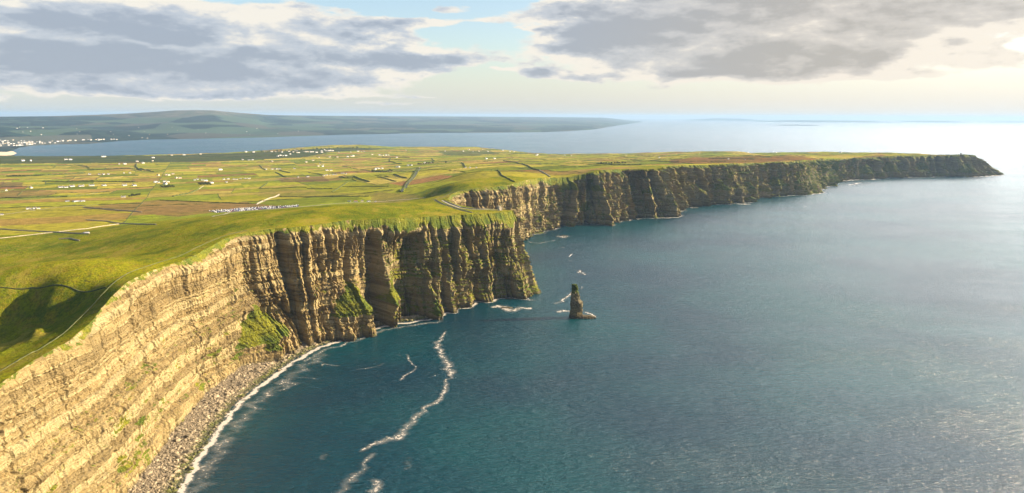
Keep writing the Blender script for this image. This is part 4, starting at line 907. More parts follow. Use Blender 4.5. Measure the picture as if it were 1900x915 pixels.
# ================================================================ sea stack and sea rocks
def rock_column(name, base, prof, mats, parent=None, nr=70, nt=96, rot=0., rough=1., seed=0, gtop=None):
    # prof: rows of (z, dx, dy, half width x, half width y)
    pr = np.array(prof, float); z = np.interp(np.linspace(0, 1, nr), np.linspace(0, 1, len(pr)), pr[:, 0]); z = np.linspace(pr[0, 0], pr[-1, 0], nr)
    g = [np.interp(z, pr[:, 0], pr[:, k]) for k in (1, 2, 3, 4)]; th = np.linspace(0, 2 * math.pi, nt, endpoint=False)
    V = []
    c0, s0 = math.cos(rot), math.sin(rot)
    for k in range(nr):
        sq = (np.abs(np.cos(th)) ** 4 + np.abs(np.sin(th)) ** 4) ** -.25
        x = np.cos(th) * sq * g[2][k]; y = np.sin(th) * sq * g[3][k]
        o_ = (strata(np.array([z[k] * 1.6 + 20 + seed]))[0] * .28 + 1.5 * fbm(np.cos(th) * 1.6, np.sin(th) * 1.6, z[k] / 14 + seed, 4) + (hsh(np.floor(th * 2.6 + seed + .5 * np.sin(z[k])).astype(np.int64), int(z[k] / 7.3 + seed), 3) - .5) * 3.4 + (hsh(np.floor(th * 6).astype(np.int64), int(z[k] / 3.1), 5) - .5) * 1.3 + .7 * pn(np.cos(th) * 7, np.sin(th) * 7, z[k] / 5 + seed)) * rough
        x = x + np.cos(th) * o_ + g[0][k]; y = y + np.sin(th) * o_ + g[1][k]
        V.append(np.stack([x * c0 - y * s0, x * s0 + y * c0, np.full(nt, z[k])], 1))
    top = V[-1].mean(0) + [0, 0, .8 * rough]; V = np.concatenate(V); i = np.arange(nt); j = (i + 1) % nt; f = []
    for k in range(nr - 1): f += [np.array([k * nt + a, k * nt + b, (k + 1) * nt + b, (k + 1) * nt + a]) for a, b in zip(i, j)]
    f += [np.array([(nr - 1) * nt + a, (nr - 1) * nt + b, nr * nt]) for a, b in zip(i, j)]
    V = np.vstack([V, top]); V[:, :2] += 0
    o = mesh_obj(name, V, np.array(f, dtype=object), mats, parent)
    if parent is None: o.location = (base[0], base[1], 0)
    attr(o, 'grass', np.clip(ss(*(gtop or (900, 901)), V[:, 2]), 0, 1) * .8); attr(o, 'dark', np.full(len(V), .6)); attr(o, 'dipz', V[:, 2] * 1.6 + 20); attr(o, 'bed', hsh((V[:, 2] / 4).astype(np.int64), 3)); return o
b = P(1069, 589, 0)
ST = empty('sea_stack', (b[0], b[1], 0)); tag(ST, 'tall blocky dark sea stack standing alone in the water off the headland', 'sea stack')
rock_column('rock_pillar', b, [(-5, 0, 0, 12.5, 11), (6, 0, 0, 12, 10), (20, 0, 0, 10.5, 9), (33, -.3, 0, 10.4, 9), (35.5, -2.4, 0, 8.2, 7.8), (46, -2.6, 0, 7.4, 6.8), (53, -3.2, 0, 6.8, 6), (55, -3.8, 0, 5.6, 5.2), (64, -4.2, 0, 5.0, 4.6), (68.5, -4.6, 0, 4.0, 4.0)], M_ROCK, ST, seed=2, gtop=(34, 62))
rock_column('rock_shelf', b, [(-5, 19, -2, 22, 9), (1, 19, -2, 20, 8), (3.2, 18, -2, 18, 6.5), (4.5, 15, -2, 13, 5), (5.4, 13, -2, 8, 3)], M_ROCK, ST, nr=18, seed=5, rough=.8)
b = P(1374.5, 376.5, 0); o = rock_column('sea_rock', b, [(-5, 0, 0, 17, 14), (4, 0, 0, 15, 12), (16, 1, 0, 9, 8), (28, 2, 0, 4.5, 4), (37, 2.5, 0, 1.5, 1.4)], M_ROCK, None, nr=30, nt=40, seed=8); tag(o, 'dark pyramid shaped rock ringed by surf below the middle cliffs', 'sea rock')
for px, py, w_, h_, lab in [(1046, 438, 13, 2.2, 'flat reef rock awash inside the first cove'), (1086, 414.5, 6, 5, 'small rock at the foot of the cove wall'), (1583, 342, 12, 2.5, 'low rock awash off the distant bay'), (1290, 385.8, 12, 1.6, 'low rock under the short foam bar'), (806, 590, 4, 3, 'small rock at the foot of the mossy pillar under the headland'), (940, 571, 13, 1.2, 'flat rock ledge awash in the breaking surf below the dark headland')]:
    b = P(px, py, 0); o = rock_column('sea_rock', b, [(-4, 0, 0, w_ * 1.2, w_ * .6), (0, 0, 0, w_, w_ * .5), (h_ * .7, 0, 0, w_ * .7, w_ * .3), (h_, 0, 0, w_ * .3, w_ * .15)], M_ROCK, None, nr=10, nt=28, seed=px % 50, rough=.5); tag(o, lab, 'sea rock')

# ================================================================ towers
tp = L(926, 390.5)
TW = empty('round_tower', (tp[0], tp[1], tp[2]), .4); tag(TW, 'small round stone viewing tower with a square turret on the headland terrace', 'tower')
m = MB(); m.cyl(0, 0, -1, 9.2, 3.3, 3.15, 20); m.build('tower_drum', M_TOWER, TW)
m = MB(); m.cyl(0, 0, 9.2, 9.75, 3.65, 3.65, 20)
for k in range(10):
    t = k * 2 * math.pi / 10; m.box(3.3 * math.cos(t) - .5, 3.3 * math.cos(t) + .5, 3.3 * math.sin(t) - .5, 3.3 * math.sin(t) + .5, 9.75, 10.9)
m.build('battlement', M_TOWER, TW)
m = MB(); m.box(3.4, 6.8, -1.7, 1.7, -1, 6.6); m.box(3.25, 6.95, -1.85, 1.85, 6.6, 7.0)
for sx in (3.25, 4.75, 6.25):
    for sy in (-1.85, 1.25): m.box(sx, sx + .7, sy, sy + .6, 7.0, 7.8)
m.build('turret', M_TOWER, TW)
for x_, y_, z_ in ((-1.1, -3.32, 3.), (.9, -3.3, 6.)):
    m = MB(); m.box(x_ - .35, x_ + .35, y_ - .02, y_ + .25, z_, z_ + 1.4); m.build('window', M_GLASS, TW)
m = MB(); m.box(-.6, .6, -3.42, -3.0, -.2, 2.1); m.build('door', M_BARK, TW)
tp = L(1786, 286.6) if False else np.array([*C[np.argmin(np.hypot(C[:, 0] - 3170, C[:, 1] - 4900)), :2], 0]); 
kk = int(np.argmin(np.abs(projz(C[:, :2], C[:, 2])[0] - 1786) + 1e4 * (C[:, 1] < 4000))); q_ = C[kk, :2] - NRM[kk] * 14; zq = land_z(q_[None])[0]
TH = empty('ruined_tower', (q_[0], q_[1], zq)); tag(TH, 'small ruined square watchtower on the skyline near the last distant point', 'tower')
m = MB(); m.box(-5, 5, -5, 5, -2, 8.5, tx=.92, ty=.92); m.box(-4.6, -1, -4.6, 4.6, 8.5, 12); m.box(-1, 1.6, -4.6, -2.6, 8.5, 10.4); m.build('tower_body', M_TOWER, TH)
m = MB(); m.box(-1, 1, -5.06, -4.5, 0, 2.6); m.build('door', M_GLASS, TH)

# ================================================================ houses
def pt(px, py):
    q = L(px, py); return q
def house_proto(name, Lx, Wy, hw, hr, wallm, roofm, chim=2, annex=0):
    r = empty(name, (0, 0, 0)); m = MB(); m.box(-Lx / 2, Lx / 2, -Wy / 2, Wy / 2, -2, hw)
    # gable ends
    for x in (-Lx / 2, Lx / 2 - .3): m.add([(x, -Wy / 2, hw), (x, Wy / 2, hw), (x, 0, hw + hr - .1), (x + .3, -Wy / 2, hw), (x + .3, Wy / 2, hw), (x + .3, 0, hw + hr - .1)], [(0, 2, 1), (3, 4, 5), (0, 1, 4, 3), (1, 2, 5, 4), (2, 0, 3, 5)])
    if annex: m.box(Lx / 2 - .5, Lx / 2 + annex, -Wy * .35, Wy * .35, -2, hw * .9)
    m.build('wall', wallm, r)
    m = MB(); e = .35; t = .25
    for sy in (-1, 1):
        y0 = sy * (Wy / 2 + e); z0 = hw - e * hr / (Wy / 2)
        v = [(-Lx / 2 - e, y0, z0), (Lx / 2 + e, y0, z0), (Lx / 2 + e, 0, hw + hr), (-Lx / 2 - e, 0, hw + hr)]; m.add(v + [(a, b_, c_ + t) for a, b_, c_ in v], [(0, 1, 2, 3), (7, 6, 5, 4), (0, 4, 5, 1), (1, 5, 6, 2), (2, 6, 7, 3), (3, 7, 4, 0)])
    if annex: m.gable(Lx / 2 - .3, Lx / 2 + annex + .3, -Wy * .35 - .3, Wy * .35 + .3, hw * .9, hw * .9 + hr * .6)
    rf = m.build('roof', roofm, r)
    for k in range(chim):
        x = (-Lx / 2 + 1) if k == 0 else (Lx / 2 - 1); m = MB(); m.box(x - .5, x + .5, -.5, .5, hw + hr - .6, hw + hr + 1.4); m.box(x - .6, x + .6, -.6, .6, hw + hr + 1.4, hw + hr + 1.6); m.build('chimney', wallm, rf)
    nw = 4 if Lx > 12 else 2
    for k in range(nw):
        x = -Lx / 2 + Lx * (k + .5) / nw
        if abs(x) < .9: continue
        m = MB(); m.box(x - .75, x + .75, -Wy / 2 - .04, -Wy / 2 + .1, 1.0, 2.3); m.build('window', M_GLASS, r)
    m = MB(); m.box(-.55, .55, -Wy / 2 - .05, -Wy / 2 + .1, 0, 2.1); m.build('door', M_BARK, r)
    return r
HP = {'b': ('white bungalow', house_proto('bungalow', 17, 8.5, 3.2, 2.7, M_WHITE, M_SLATE, 2)), 'w': ('white house', house_proto('house', 13, 8, 5.6, 3., M_WHITE, M_SLATE, 2, 5)),
      'c': ('cream house', house_proto('house', 14, 8.5, 4.6, 2.8, M_CREAM, M_SLATE, 1)), 's': ('small white cottage', house_proto('cottage', 10, 6.5, 2.8, 2.4, M_WHITE, M_SLATE, 1)),
      'r': ('rusty-roofed barn', house_proto('barn', 20, 11, 5., 2.4, M_GREY, M_RUST, 0)), 'g': ('grey shed', house_proto('shed', 18, 10, 4.5, 1.8, M_GREY, M_SLATE, 0))}
used = set()
ORD = ['', 'second', 'third', 'fourth', 'fifth', 'sixth', 'seventh', 'eighth', 'ninth', 'tenth', 'eleventh', 'twelfth', 'thirteenth', 'fourteenth', 'fifteenth', 'sixteenth', 'seventeenth', 'eighteenth', 'nineteenth', 'twentieth']
def place(k, q, rz, lab, grp, scale=1.):
    kind, p = HP[k]
    o = p if k not in used else copy_tree(p); used.add(k)
    o.location = (q[0], q[1], q[2] - .3); o.rotation_euler.z = rz; o.scale = (scale,) * 3
    tag(o, lab, {'b': 'bungalow', 'w': 'house', 'c': 'house', 's': 'cottage', 'r': 'barn', 'g': 'shed'}[k], grp); return o
CLU = [
 ('in the line of bungalows across the left fields', 'b', [(12, 354), (58, 349), (113, 348), (122, 348.2), (133.5, 346.5), (151, 346), (170, 345), (193, 345), (231, 344.5), (249, 345)], .35, 1.25),
 ('in the hamlet on the thick hedge belt', 's', [(166, 324), (184, 324), (192, 324), (201, 323.5), (230, 321.5), (241, 321.5)], .3, 1.3),
 ('in the belt of cloud shadow by the bay', 'w', [(42, 299), (57, 299), (122, 297), (130, 297), (190, 291.5), (194, 291.3)], .4, 1.6),
 ('above the oval light green field', 'w', [(221, 304.6), (231, 305), (254, 300), (265, 303.4), (283, 299)], .2, 1.3),
 ('of the farmyard below the line of bungalows', 'g', [(125, 374), (139.5, 374.4), (146, 374), (153, 374)], .6, .8),
 ('of the farmstead left of the orange bog', 'w', [(52, 388.6), (58, 388.4), (64, 388), (71, 387.8)], .2, .75),
 ('alone on the pale lane at the far left edge', 's', [(3, 399)], .3, 1.),
 ('alone by the dark copse above the orange bog', 'b', [(229, 366)], .3, 1.0),
 ('alone at the end of the long dark wall in the leftmost pasture', 'g', [(160, 433)], .3, .7),
 ('in the cluster beside the scrubby wood', 'w', [(288, 339), (294, 339), (305, 338), (311, 338.4), (307, 342.2)], .5, 1.15),
 ('in the hedged hamlet behind the brown field', 'c', [(293.5, 326), (309, 325), (313, 325.6), (321, 323.4), (327, 331), (334, 331)], .2, 1.2),
 ('peeping from the farm copse above the orange bog', 'w', [(361, 334.5), (366.5, 333.2), (375, 334.5), (381, 336.2), (392, 340.5)], .4, 1.1),
 ('in the roadside row right of the farm copse', 'b', [(415, 333), (423, 332.4), (433, 333), (439, 333.2), (446, 332.4), (454.5, 332.2), (462, 332)], .3, .95),
 ('alone below the roadside row', 's', [(420, 338.6)], .3, 1.3),
 ('on the near bay shore left of the village', 'w', [(283.5, 293.4), (319, 288.5), (341, 288), (372, 286.4), (408, 316), (450, 296.8), (456, 282.4), (470, 282.8)], .3, 1.5),
 ('with a blue-grey roof in the dark coastal belt', 'g', [(462, 297.4), (468, 297.2)], .3, 1.3),
 ('in the row of five beneath the village', 'b', [(493, 314.4), (505, 314.4), (511.6, 314.2), (518, 314)], .2, 1.1),
 ('alone right of the row of five', 's', [(546, 313.5)], .2, 1.4),
 ('at the lower edge of the shore village', 'w', [(515.5, 290.4), (519.5, 289), (525, 289.6), (530, 289.4), (538, 286.4), (554, 283.8), (551, 283.6)], .3, 1.3),
 ('in the long shore village', 'w', [(492, 281.8), (504, 282), (511.5, 282), (563, 282), (567, 282.3), (571, 282.2), (576, 282.6), (580, 282.4), (587, 283.4), (596.5, 280.8), (597, 283.5), (602, 278.6), (605, 280.4), (610, 280.4), (613, 280), (617, 280.4), (536, 281.4), (544, 282.6), (523, 282.8)], .3, 1.4),
 ('in the farm group straight under the village', 'w', [(590.5, 309), (598, 309.5), (594, 305), (600, 306.4), (606, 317), (614, 317)], .5, 1.2),
 ('along the lane above the heather field', 'b', [(553, 329), (571, 328.2), (601, 326.6), (606, 325.2), (611.6, 325), (618, 324.8), (623.4, 324.4)], .3, .85),
 ('on the small rise right of the lane houses', 's', [(634, 322.4), (637.5, 322.2), (642, 323)], .3, 1.1),
 ('between the village and the heather field', 'c', [(568, 301.4), (581, 298.4), (592, 292.8), (611.6, 292), (626, 292), (505, 300)], .3, 1.3),
 ('on the slope right of the village', 'w', [(629, 282.6), (644.5, 291.6), (651, 282.6), (652, 290.6), (655, 290.2), (664, 281.4), (671, 281.8), (676, 281.4), (690.5, 287.6), (703.7, 288.4), (707, 288.6), (710, 289), (716, 288.6), (721, 288.6)], .3, 1.35),
 ('beside the big dark copse', 'w', [(696, 314.6), (699, 313.6), (702, 313.4), (709, 313.2)], .4, 1.1),
 ('of the farmstead above the double-banked lane', 'w', [(736, 310.8), (757, 307.6), (763, 307.4), (788, 303), (794, 303), (801, 302.4), (740, 310.6)], .3, 1.1),
 ('in the shore hamlet behind the smooth hill', 'w', [(736, 293), (754, 279), (826, 281), (859.5, 281.2), (878, 281.4), (896, 277.6), (905, 281.4), (902, 295.4), (917, 295), (946, 281.6), (953, 282), (870, 278.4), (889, 281.2), (933, 279.6)], .3, 1.3),
 ('above the smooth hill beside the cove', 's', [(864, 311.4), (872, 311.4), (884, 311.4)], .3, .9),
 ('near the low rocky shore beyond', 'w', [(981, 284.4), (995, 288.8), (997, 287.6), (1048, 288.6), (1060, 289), (1162, 288)], .3, 1.3),
 ('on the green strip behind the rust-coloured heath', 'w', [(1223, 293.4), (1298.5, 284.6), (1387.6, 283), (1435, 284), (1440, 283.8), (1560, 283.6)], .3, 1.3),
 ('on the rust-coloured heath itself', 's', [(1351.6, 295.4), (1382, 296.8)], .3, 1.)]
nh = 0
for ph_, k, pl, rz, scl in CLU:
    pl = sorted(pl); n = len(pl)
    for i, (x, y) in enumerate(pl):
        q = pt(x, y); kk_ = k
        if k == 'w' and (i * 7 + int(x)) % 4 == 1: kk_ = 's'
        if k == 'w' and (i * 5 + int(x)) % 7 == 2: kk_ = 'c'
        nm = HP[kk_][0]
        if n == 1: lab = nm + ' ' + ph_
        else: lab = nm + ', ' + ('leftmost' if i == 0 else 'rightmost' if i == n - 1 else (ORD[i] if i < len(ORD) else 'far') + ' from left') + ' ' + ph_
        place(kk_, q, 1.0 + random.uniform(-.35, .3) + (0 if random.random() < .85 else 1.5), lab, 'houses and farm buildings on the peninsula', scl * random.uniform(.8, 1.0)); nh += 1
# visitor centre
for i, (x, y, k, lab) in enumerate([(648, 374.2, 'g', 'low grey building at the left end of the visitor group behind the grassy crest'), (660, 374.4, 'r', 'rusty-roofed building in the middle of the visitor group behind the grassy crest'), (672, 374, 'c', 'cream building right of centre in the visitor group behind the grassy crest'), (684, 374.2, 'g', 'low grey building at the right end of the visitor group behind the grassy crest'), (697, 374.6, 's', 'tiny white building standing just off the visitor group')]):
    place(k, pt(x, y), .1 + .2 * i, lab, None, .55)
# church with a spire in the village
q = pt(550.5, 280.5); CH = empty('church', (q[0], q[1], q[2] - 1), .3); tag(CH, 'grey church with a thin tall spire rising over the shore village', 'church')
m = MB(); m.box(-14, 14, -6, 6, -1, 9); m.build('nave', M_TOWER, CH); m = MB(); m.gable(-14.4, 14.4, -6.5, 6.5, 9, 15); m.build('roof', M_SLATE, CH)
m = MB(); m.box(-20, -13.8, -3.2, 3.2, -1, 17); tw = m.build('bell_tower', M_TOWER, CH); m = MB(); m.cyl(-17, 0, 17, 38, 3.4, .15, 8); m.build('spire', M_SLATE, tw)
# ---------------------------------------------------------------- town across the bay: one light mesh per building
def town_house(sz, wm, rm, h):
    m = MB(); m.box(-sz, sz, -sz * .55, sz * .55, -3, h, 0); m.gable(-sz - .4, sz + .4, -sz * .6, sz * .6, h, h + sz * .42, 1); m.box(-sz + 1, -sz + 2.2, -.7, .7, h + sz * .3, h + sz * .42 + 2, 0); o = m.build('town_house', [wm, rm]); return o
tprot = [town_house(10, M_WHITE, M_SLATE, 6), town_house(14, M_WHITE, M_SLATE, 8), town_house(12, M_CREAM, M_SLATE, 6), town_house(18, M_GREY, M_SLATE, 8)]
tc = 0; rt = np.random.default_rng(31); tu_ = set()
def town(px, py, lab, grp, k=None):
    global tc
    q = farland(px, py); k = int(rt.choice([0, 1, 2, 3], p=[.4, .35, .17, .08])) if k is None else k
    o = tprot[k] if k not in tu_ else tprot[k].copy()
    if k in tu_: COL.objects.link(o)
    tu_.add(k); s_ = rt.uniform(.6, 1.15) * (.6 if 'tiny' in lab else 1.); o.location = (q[0], q[1], q[2]); o.scale = (s_, s_, s_); o.rotation_euler.z = rt.uniform(.6, 1.4)
    tag(o, lab, 'house', grp); tc += 1
G1 = 'white buildings of the town at the head of the bay'
for i in range(88):
    x = rt.uniform(-8, 66) if i < 62 else rt.uniform(60, 110); top_ = np.interp(x, [0, 30, 60, 110], [259.5, 260, 262.5, 262]); bot = np.interp(x, [0, 14, 35, 60, 110], [271, 272.5, 271, 269, 265.4]); y = rt.uniform(top_, bot)
    town(x, y, 'one of the white buildings massed in the town at the head of the bay', G1)
G2 = 'white buildings strung along the far shore right of the town'
for i in range(40):
    x = rt.uniform(98, 222); y = np.interp(x, [98, 150, 222], [262.3, 260, 258.8]) + rt.uniform(-.9, .9); town(x, y, 'one of the white buildings strung along the far shore right of the town', G2)
town(267, 256, 'big white building alone on the far shore, right of the shoreline string', None, 1); town(276, 256.6, 'smaller white building next to the big one on the far shore', None, 0)
G3 = 'tiny white houses dotted over the far hillside'
for i in range(30):
    x = rt.uniform(0, 560); y = rt.uniform(236, 252); town(x, y, 'one of the tiny white houses dotted over the far hillside beyond the bay', G3)
for i in range(20):
    x = rt.uniform(840, 1040); y = rt.uniform(229, 236); town(x, y, 'one of the tiny pale houses dotted on the low far coast in the middle', 'tiny pale houses on the low far coast', 2)
print('houses', nh, tc)

# ================================================================ car park
def CPQ(u_, v_):  # car park frame: u along (0..1, left to right), v across
    a0, a1, b0, b1 = [(385, 391.6), (556, 380.6), (402, 395.2), (552, 384.4)]
    x = a0[0] + (a1[0] - a0[0]) * u_ + ((b0[0] - a0[0]) * (1 - u_) + (b1[0] - a1[0]) * u_) * v_; y = a0[1] + (a1[1] - a0[1]) * u_ + ((b0[1] - a0[1]) * (1 - u_) + (b1[1] - a1[1]) * u_) * v_
    return L(x, y - 1.2 * math.sin(math.pi * u_) * (1 - v_))
nu, nv = 40, 8
V = np.array([[CPQ(a, b_) for a in np.linspace(0, 1, nu)] for b_ in np.linspace(0, 1, nv)]).reshape(-1, 3); V[:, 2] = land_z(V[:, :2]) + .5
o = mesh_obj('car_park', V, grid_faces(nv, nu), M_ASPH, smooth=True); tag(o, kind='structure')
if o.data.polygons[0].normal.z < 0: o.data.flip_normals()
def car_proto(name, col, L_=4.3, van=False):
    paint = plain(name + '_paint', col, .3, .05, .3, .5)
    r = empty(name, (0, 0, 0)); h = L_ / 2; m = MB(); m.box(-h, h, -.86, .86, .32, .82, tx=.97, ty=.96)
    if van: m.box(-h * .98, h * .72, -.84, .84, .82, 1.9, tx=.95, ty=.9)
    else: m.box(-h * .62, h * .42, -.76, .76, .82, 1.42, tx=.72, ty=.84)
    m.build('body', paint, r)
    m = MB()
    if van: m.box(h * .66, h * .74, -.7, .7, 1.15, 1.7)
    else: m.box(-h * .56, h * .38, -.775, .775, .9, 1.3, tx=.80, ty=.9)
    m.build('window', M_GLASS, r)
    for sx in (-.62, .62):
        for sy in (-.82, .82):
            m = MB(); v = [(sx * h + .33 * math.cos(t), sy + w_, .33 + .33 * math.sin(t)) for w_ in (-.1, .1) for t in [2 * math.pi * i / 10 for i in range(10)]]
            m.add(v, [(i, (i + 1) % 10, 10 + (i + 1) % 10, 10 + i) for i in range(10)] + [tuple(range(9, -1, -1)), tuple(range(10, 20))]); m.build('wheel', M_TYRE, r)
    return r
CARS = {'white': car_proto('parked_car', (.75, .75, .74)), 'silver': car_proto('parked_car', (.45, .46, .48)), 'black': car_proto('parked_car', (.02, .02, .025)), 'blue': car_proto('parked_car', (.03, .07, .25)), 'red': car_proto('parked_car', (.35, .03, .03)), 'van': car_proto('parked_van', (.75, .75, .73), 5.6, True)}
cu = set(); nc = 0; rcx = random.Random(5)
rowname = ['the back row by the orange bog', 'the second row from the back', 'the middle row', 'the second row from the front', 'the front row by the grassy crest']
for ri, v_ in enumerate([.10, .30, .5, .70, .90]):
    n = 50; p0, p1 = CPQ(.3, v_), CPQ(.7, v_); ang = math.atan2(p1[1] - p0[1], p1[0] - p0[0]) + math.pi / 2
    for i in range(n):
        if rcx.random() < (.10 if .08 < i / n < .7 else .38): continue
        q = CPQ((i + .5) / n + rcx.uniform(-.003, .003), v_ + rcx.uniform(-.03, .03)); k = rcx.choices(list(CARS), [34, 26, 12, 12, 6, 10])[0]
        o = CARS[k] if k not in cu else copy_tree(CARS[k]); cu.add(k); zq = land_z(q[None, :2])[0] + .52; o.location = (q[0], q[1], zq); o.rotation_euler.z = ang + rcx.uniform(-.05, .05) + (math.pi if rcx.random() < .5 else 0)
        kk_ = 'white van' if k == 'van' else k + ' car'; tag(o, '%s parked in %s of the car park' % (kk_, rowname[ri]), 'van' if k == 'van' else 'car', '%ss in %s' % (kk_, rowname[ri])); nc += 1
# coaches
def coach():
    r = empty('coach', (0, 0, 0)); m = MB(); m.box(-6, 6, -1.25, 1.25, .4, 3.5, ty=.96, tx=.99); m.build('body', M_WHITE, r)
    m = MB(); m.box(-5.7, 5.9, -1.29, 1.29, 1.7, 2.8); m.build('window', M_GLASS, r)
    for sx in (-3.6, 4.2):
        for sy in (-1.2, 1.2):
            m = MB(); v = [(sx + .5 * math.cos(t), sy + w_, .5 + .5 * math.sin(t)) for w_ in (-.12, .12) for t in [2 * math.pi * i / 10 for i in range(10)]]; m.add(v, [(i, (i + 1) % 10, 10 + (i + 1) % 10, 10 + i) for i in range(10)] + [tuple(range(9, -1, -1)), tuple(range(10, 20))]); m.build('wheel', M_TYRE, r)
    return r
c0 = coach()
for i, (u_, lab) in enumerate([(.33, 'white coach parked left of its pair in the middle of the car park'), (.355, 'white coach parked right of its pair in the middle of the car park'), (.62, 'white coach parked alone towards the right of the car park')]):
    o = c0 if i == 0 else copy_tree(c0); q = CPQ(u_, .4); o.location = (q[0], q[1], land_z(q[None, :2])[0] + .55); o.rotation_euler.z = ang + .05; tag(o, lab, 'coach', 'coaches in the car park')
print('cars', nc)

# ================================================================ trees
def tree_proto(seed, h=8., r=4.):
    e_ = empty('tree', (0, 0, 0)); rn = np.random.default_rng(seed); m = MB(); m.cyl(0, 0, -1, h * .5, .35, .2, 7)
    for k in range(4):
        t = k * 1.6 + seed; m.add([(.15 * math.cos(t + a_), .15 * math.sin(t + a_), h * .32) for a_ in (0, 2.1, 4.2)] + [(r * .55 * math.cos(t) + .05 * math.cos(a_), r * .55 * math.sin(t) + .05 * math.sin(a_), h * .65) for a_ in (0, 2.1, 4.2)], [(0, 1, 4, 3), (1, 2, 5, 4), (2, 0, 3, 5)])
    m.build('trunk', M_BARK, e_)
    n = 420; d = rn.normal(size=(n, 3)); d /= np.linalg.norm(d, axis=1)[:, None]; lump = 1 + .35 * fbm(d[:, 0] * 1.6, d[:, 1] * 1.6, d[:, 2] * 1.6 + seed, 3); c = d * (rn.uniform(.35, 1, n) ** .5 * lump)[:, None] * [r, r * .9, h * .38] + [-.6, .2, h * .62]
    a_ = rn.normal(size=(n, 3)) * .55; b_ = rn.normal(size=(n, 3)) * .55; V = np.stack([c - a_, c + b_, c + a_, c - b_], 1).reshape(-1, 3); mesh_obj('crown', V, np.arange(4 * n).reshape(-1, 4), M_HEDGE, e_); return e_
TP = [tree_proto(1, 8, 4.6), tree_proto(2, 6.5, 4.4), tree_proto(3, 10, 5)]
tu2 = set()
COP = [('in the farm copse above the orange bog', [(368 + i * 2.1, 341.5 + (i % 3) * 1.1) for i in range(12)] , 1.0), ('in the big dark copse left of the double-banked lane', [(690 + i * 2.4, 319.5 - .3 * abs(i - 7) + (i % 2) * 1.2) for i in range(16)], 1.05), ('in the small scrubby wood beside the thick curved hedge', [(300 + i * 2.4, 347 + (i % 2) * .8) for i in range(10)], .9),
 ('in the shelter belt behind the roofs of the shore village', [(485 + i * 7.4, np.interp(485 + i * 7.4, [485, 560, 600, 650, 700], [282, 279, 276.4, 275, 277]) + .4) for i in range(28)], 1.5), ('in the shelter belt round the farmstead at the top of the lane', [(776 + i * 3.2, 305.5 - i * .28) for i in range(10)], 1.0), ('in the wood by the white hamlet at left', [(256 + i * 2.6, 314.5 + i * .5) for i in range(12)], 1.2),
 ('in the clump by the lone bungalow above the orange bog', [(240 + i * 3, 365.5 - i * .5) for i in range(7)], .9), ('in the windbreak above the deep shadowed cove', [(1115 + i * 5, 304.6 - .1 * i) for i in range(10)], .9)]
for where, pl, s0 in COP:
    for i, (x, y) in enumerate(pl):
        k = (i * 7 + int(x)) % 3; q = L(x + random.uniform(-.6, .6), y); o = TP[k] if k not in tu2 else copy_tree(TP[k]); tu2.add(k)
        s_ = s0 * random.uniform(.8, 1.25); o.location = q; o.scale = (s_ * 1.1, s_ * 1.1, s_); o.rotation_euler.z = random.uniform(0, 6); tag(o, 'dark windblown tree ' + where, 'tree', 'trees ' + where)
q = L(827, 303); o = copy_tree(TP[2]); o.location = q; o.scale = (1.3, 1.3, 1.4); tag(o, 'single dark round tree standing out above the lane farmstead', 'tree')
# ================================================================ light, air, sky
SUN_AZ = math.radians(SAZ) ; SUN_EL = math.radians(SEL)     # azimuth measured from +X towards +Y
sd = bpy.data.lights.new('sun', 'SUN'); so = bpy.data.objects.new('sun', sd); COL.objects.link(so)
sd.energy = 5.0; sd.angle = math.radians(.5); sd.color = (1., .80, .54)
sv_ = Vector((math.cos(SUN_EL) * math.cos(SUN_AZ), math.cos(SUN_EL) * math.sin(SUN_AZ), math.sin(SUN_EL))); so.rotation_euler = sv_.to_track_quat('Z', 'Y').to_euler(); so.location = (3000, 2000, 2000)
wd_ = bpy.data.worlds.new('World'); sc.world = wd_; wd_.use_nodes = True
def px2(px, py): # photo pixel -> (azimuth, sin elevation)
    d = ray(px, py); d = d / np.linalg.norm(d); return math.atan2(d[0], d[1]), d[2]
t = T(wd_.node_tree); out = t.n('ShaderNodeOutputWorld')
sky = t.n('ShaderNodeTexSky', sky_type='NISHITA', sun_disc=False, sun_elevation=SUN_EL, sun_rotation=math.pi / 2 - SUN_AZ, altitude=0., air_density=1., dust_density=1.4, ozone_density=1.3)
dirn = t.n('ShaderNodeTexCoord').outputs['Generated']; sx = t.n('ShaderNodeSeparateXYZ', {0: dirn})
azn = t.m('ARCTAN2', sx.outputs[0], sx.outputs[1]); eln = sx.outputs[2]
def vec(a, b, c=0.): return t.n('ShaderNodeCombineXYZ', {0: a, 1: b, 2: c}).outputs[0]
def cloudnoise(dx, dy, k1=5.5, k2=19., det=7, rough=.56, z=0.):
    return t.noise(vec(t.add(t.mul(azn, k1), dx), t.add(t.mul(eln, k2), dy), z), 1., det, rough, .25)
warpn = t.noise(vec(t.mul(azn, 9), t.mul(eln, 24), 3.), 1., 5, .6, col=True); wsep = t.n('ShaderNodeSeparateColor', {0: warpn})
wa = t.mul(t.sub(wsep.outputs[0], .5), .12); we = t.mul(t.sub(wsep.outputs[1], .5), .030)
az2 = t.add(azn, wa); el2 = t.add(eln, we)
def blob(px, py, rx, ry, ang=0., amp=1., A=None, E_=None):
    a0, e0 = px2(px, py); ra, re = rx / F, ry / F
    a = t.sub(A or az2, a0); e = t.sub(E_ or el2, e0)
    if ang:
        c, s = math.cos(ang), math.sin(ang); a, e = t.add(t.mul(a, c), t.mul(e, s)), t.add(t.mul(a, -s), t.mul(e, c))
    qa = t.m('POWER', t.m('ABSOLUTE', t.mul(a, 1 / ra)), 2.); qe = t.m('POWER', t.m('ABSOLUTE', t.mul(e, 1 / re)), 2.)
    return t.mul(t.m('EXPONENT', t.mul(t.add(qa, qe), -1.)), amp)
def summ(l):
    r_ = l[0]
    for q in l[1:]: r_ = t.add(r_, q)
    return r_
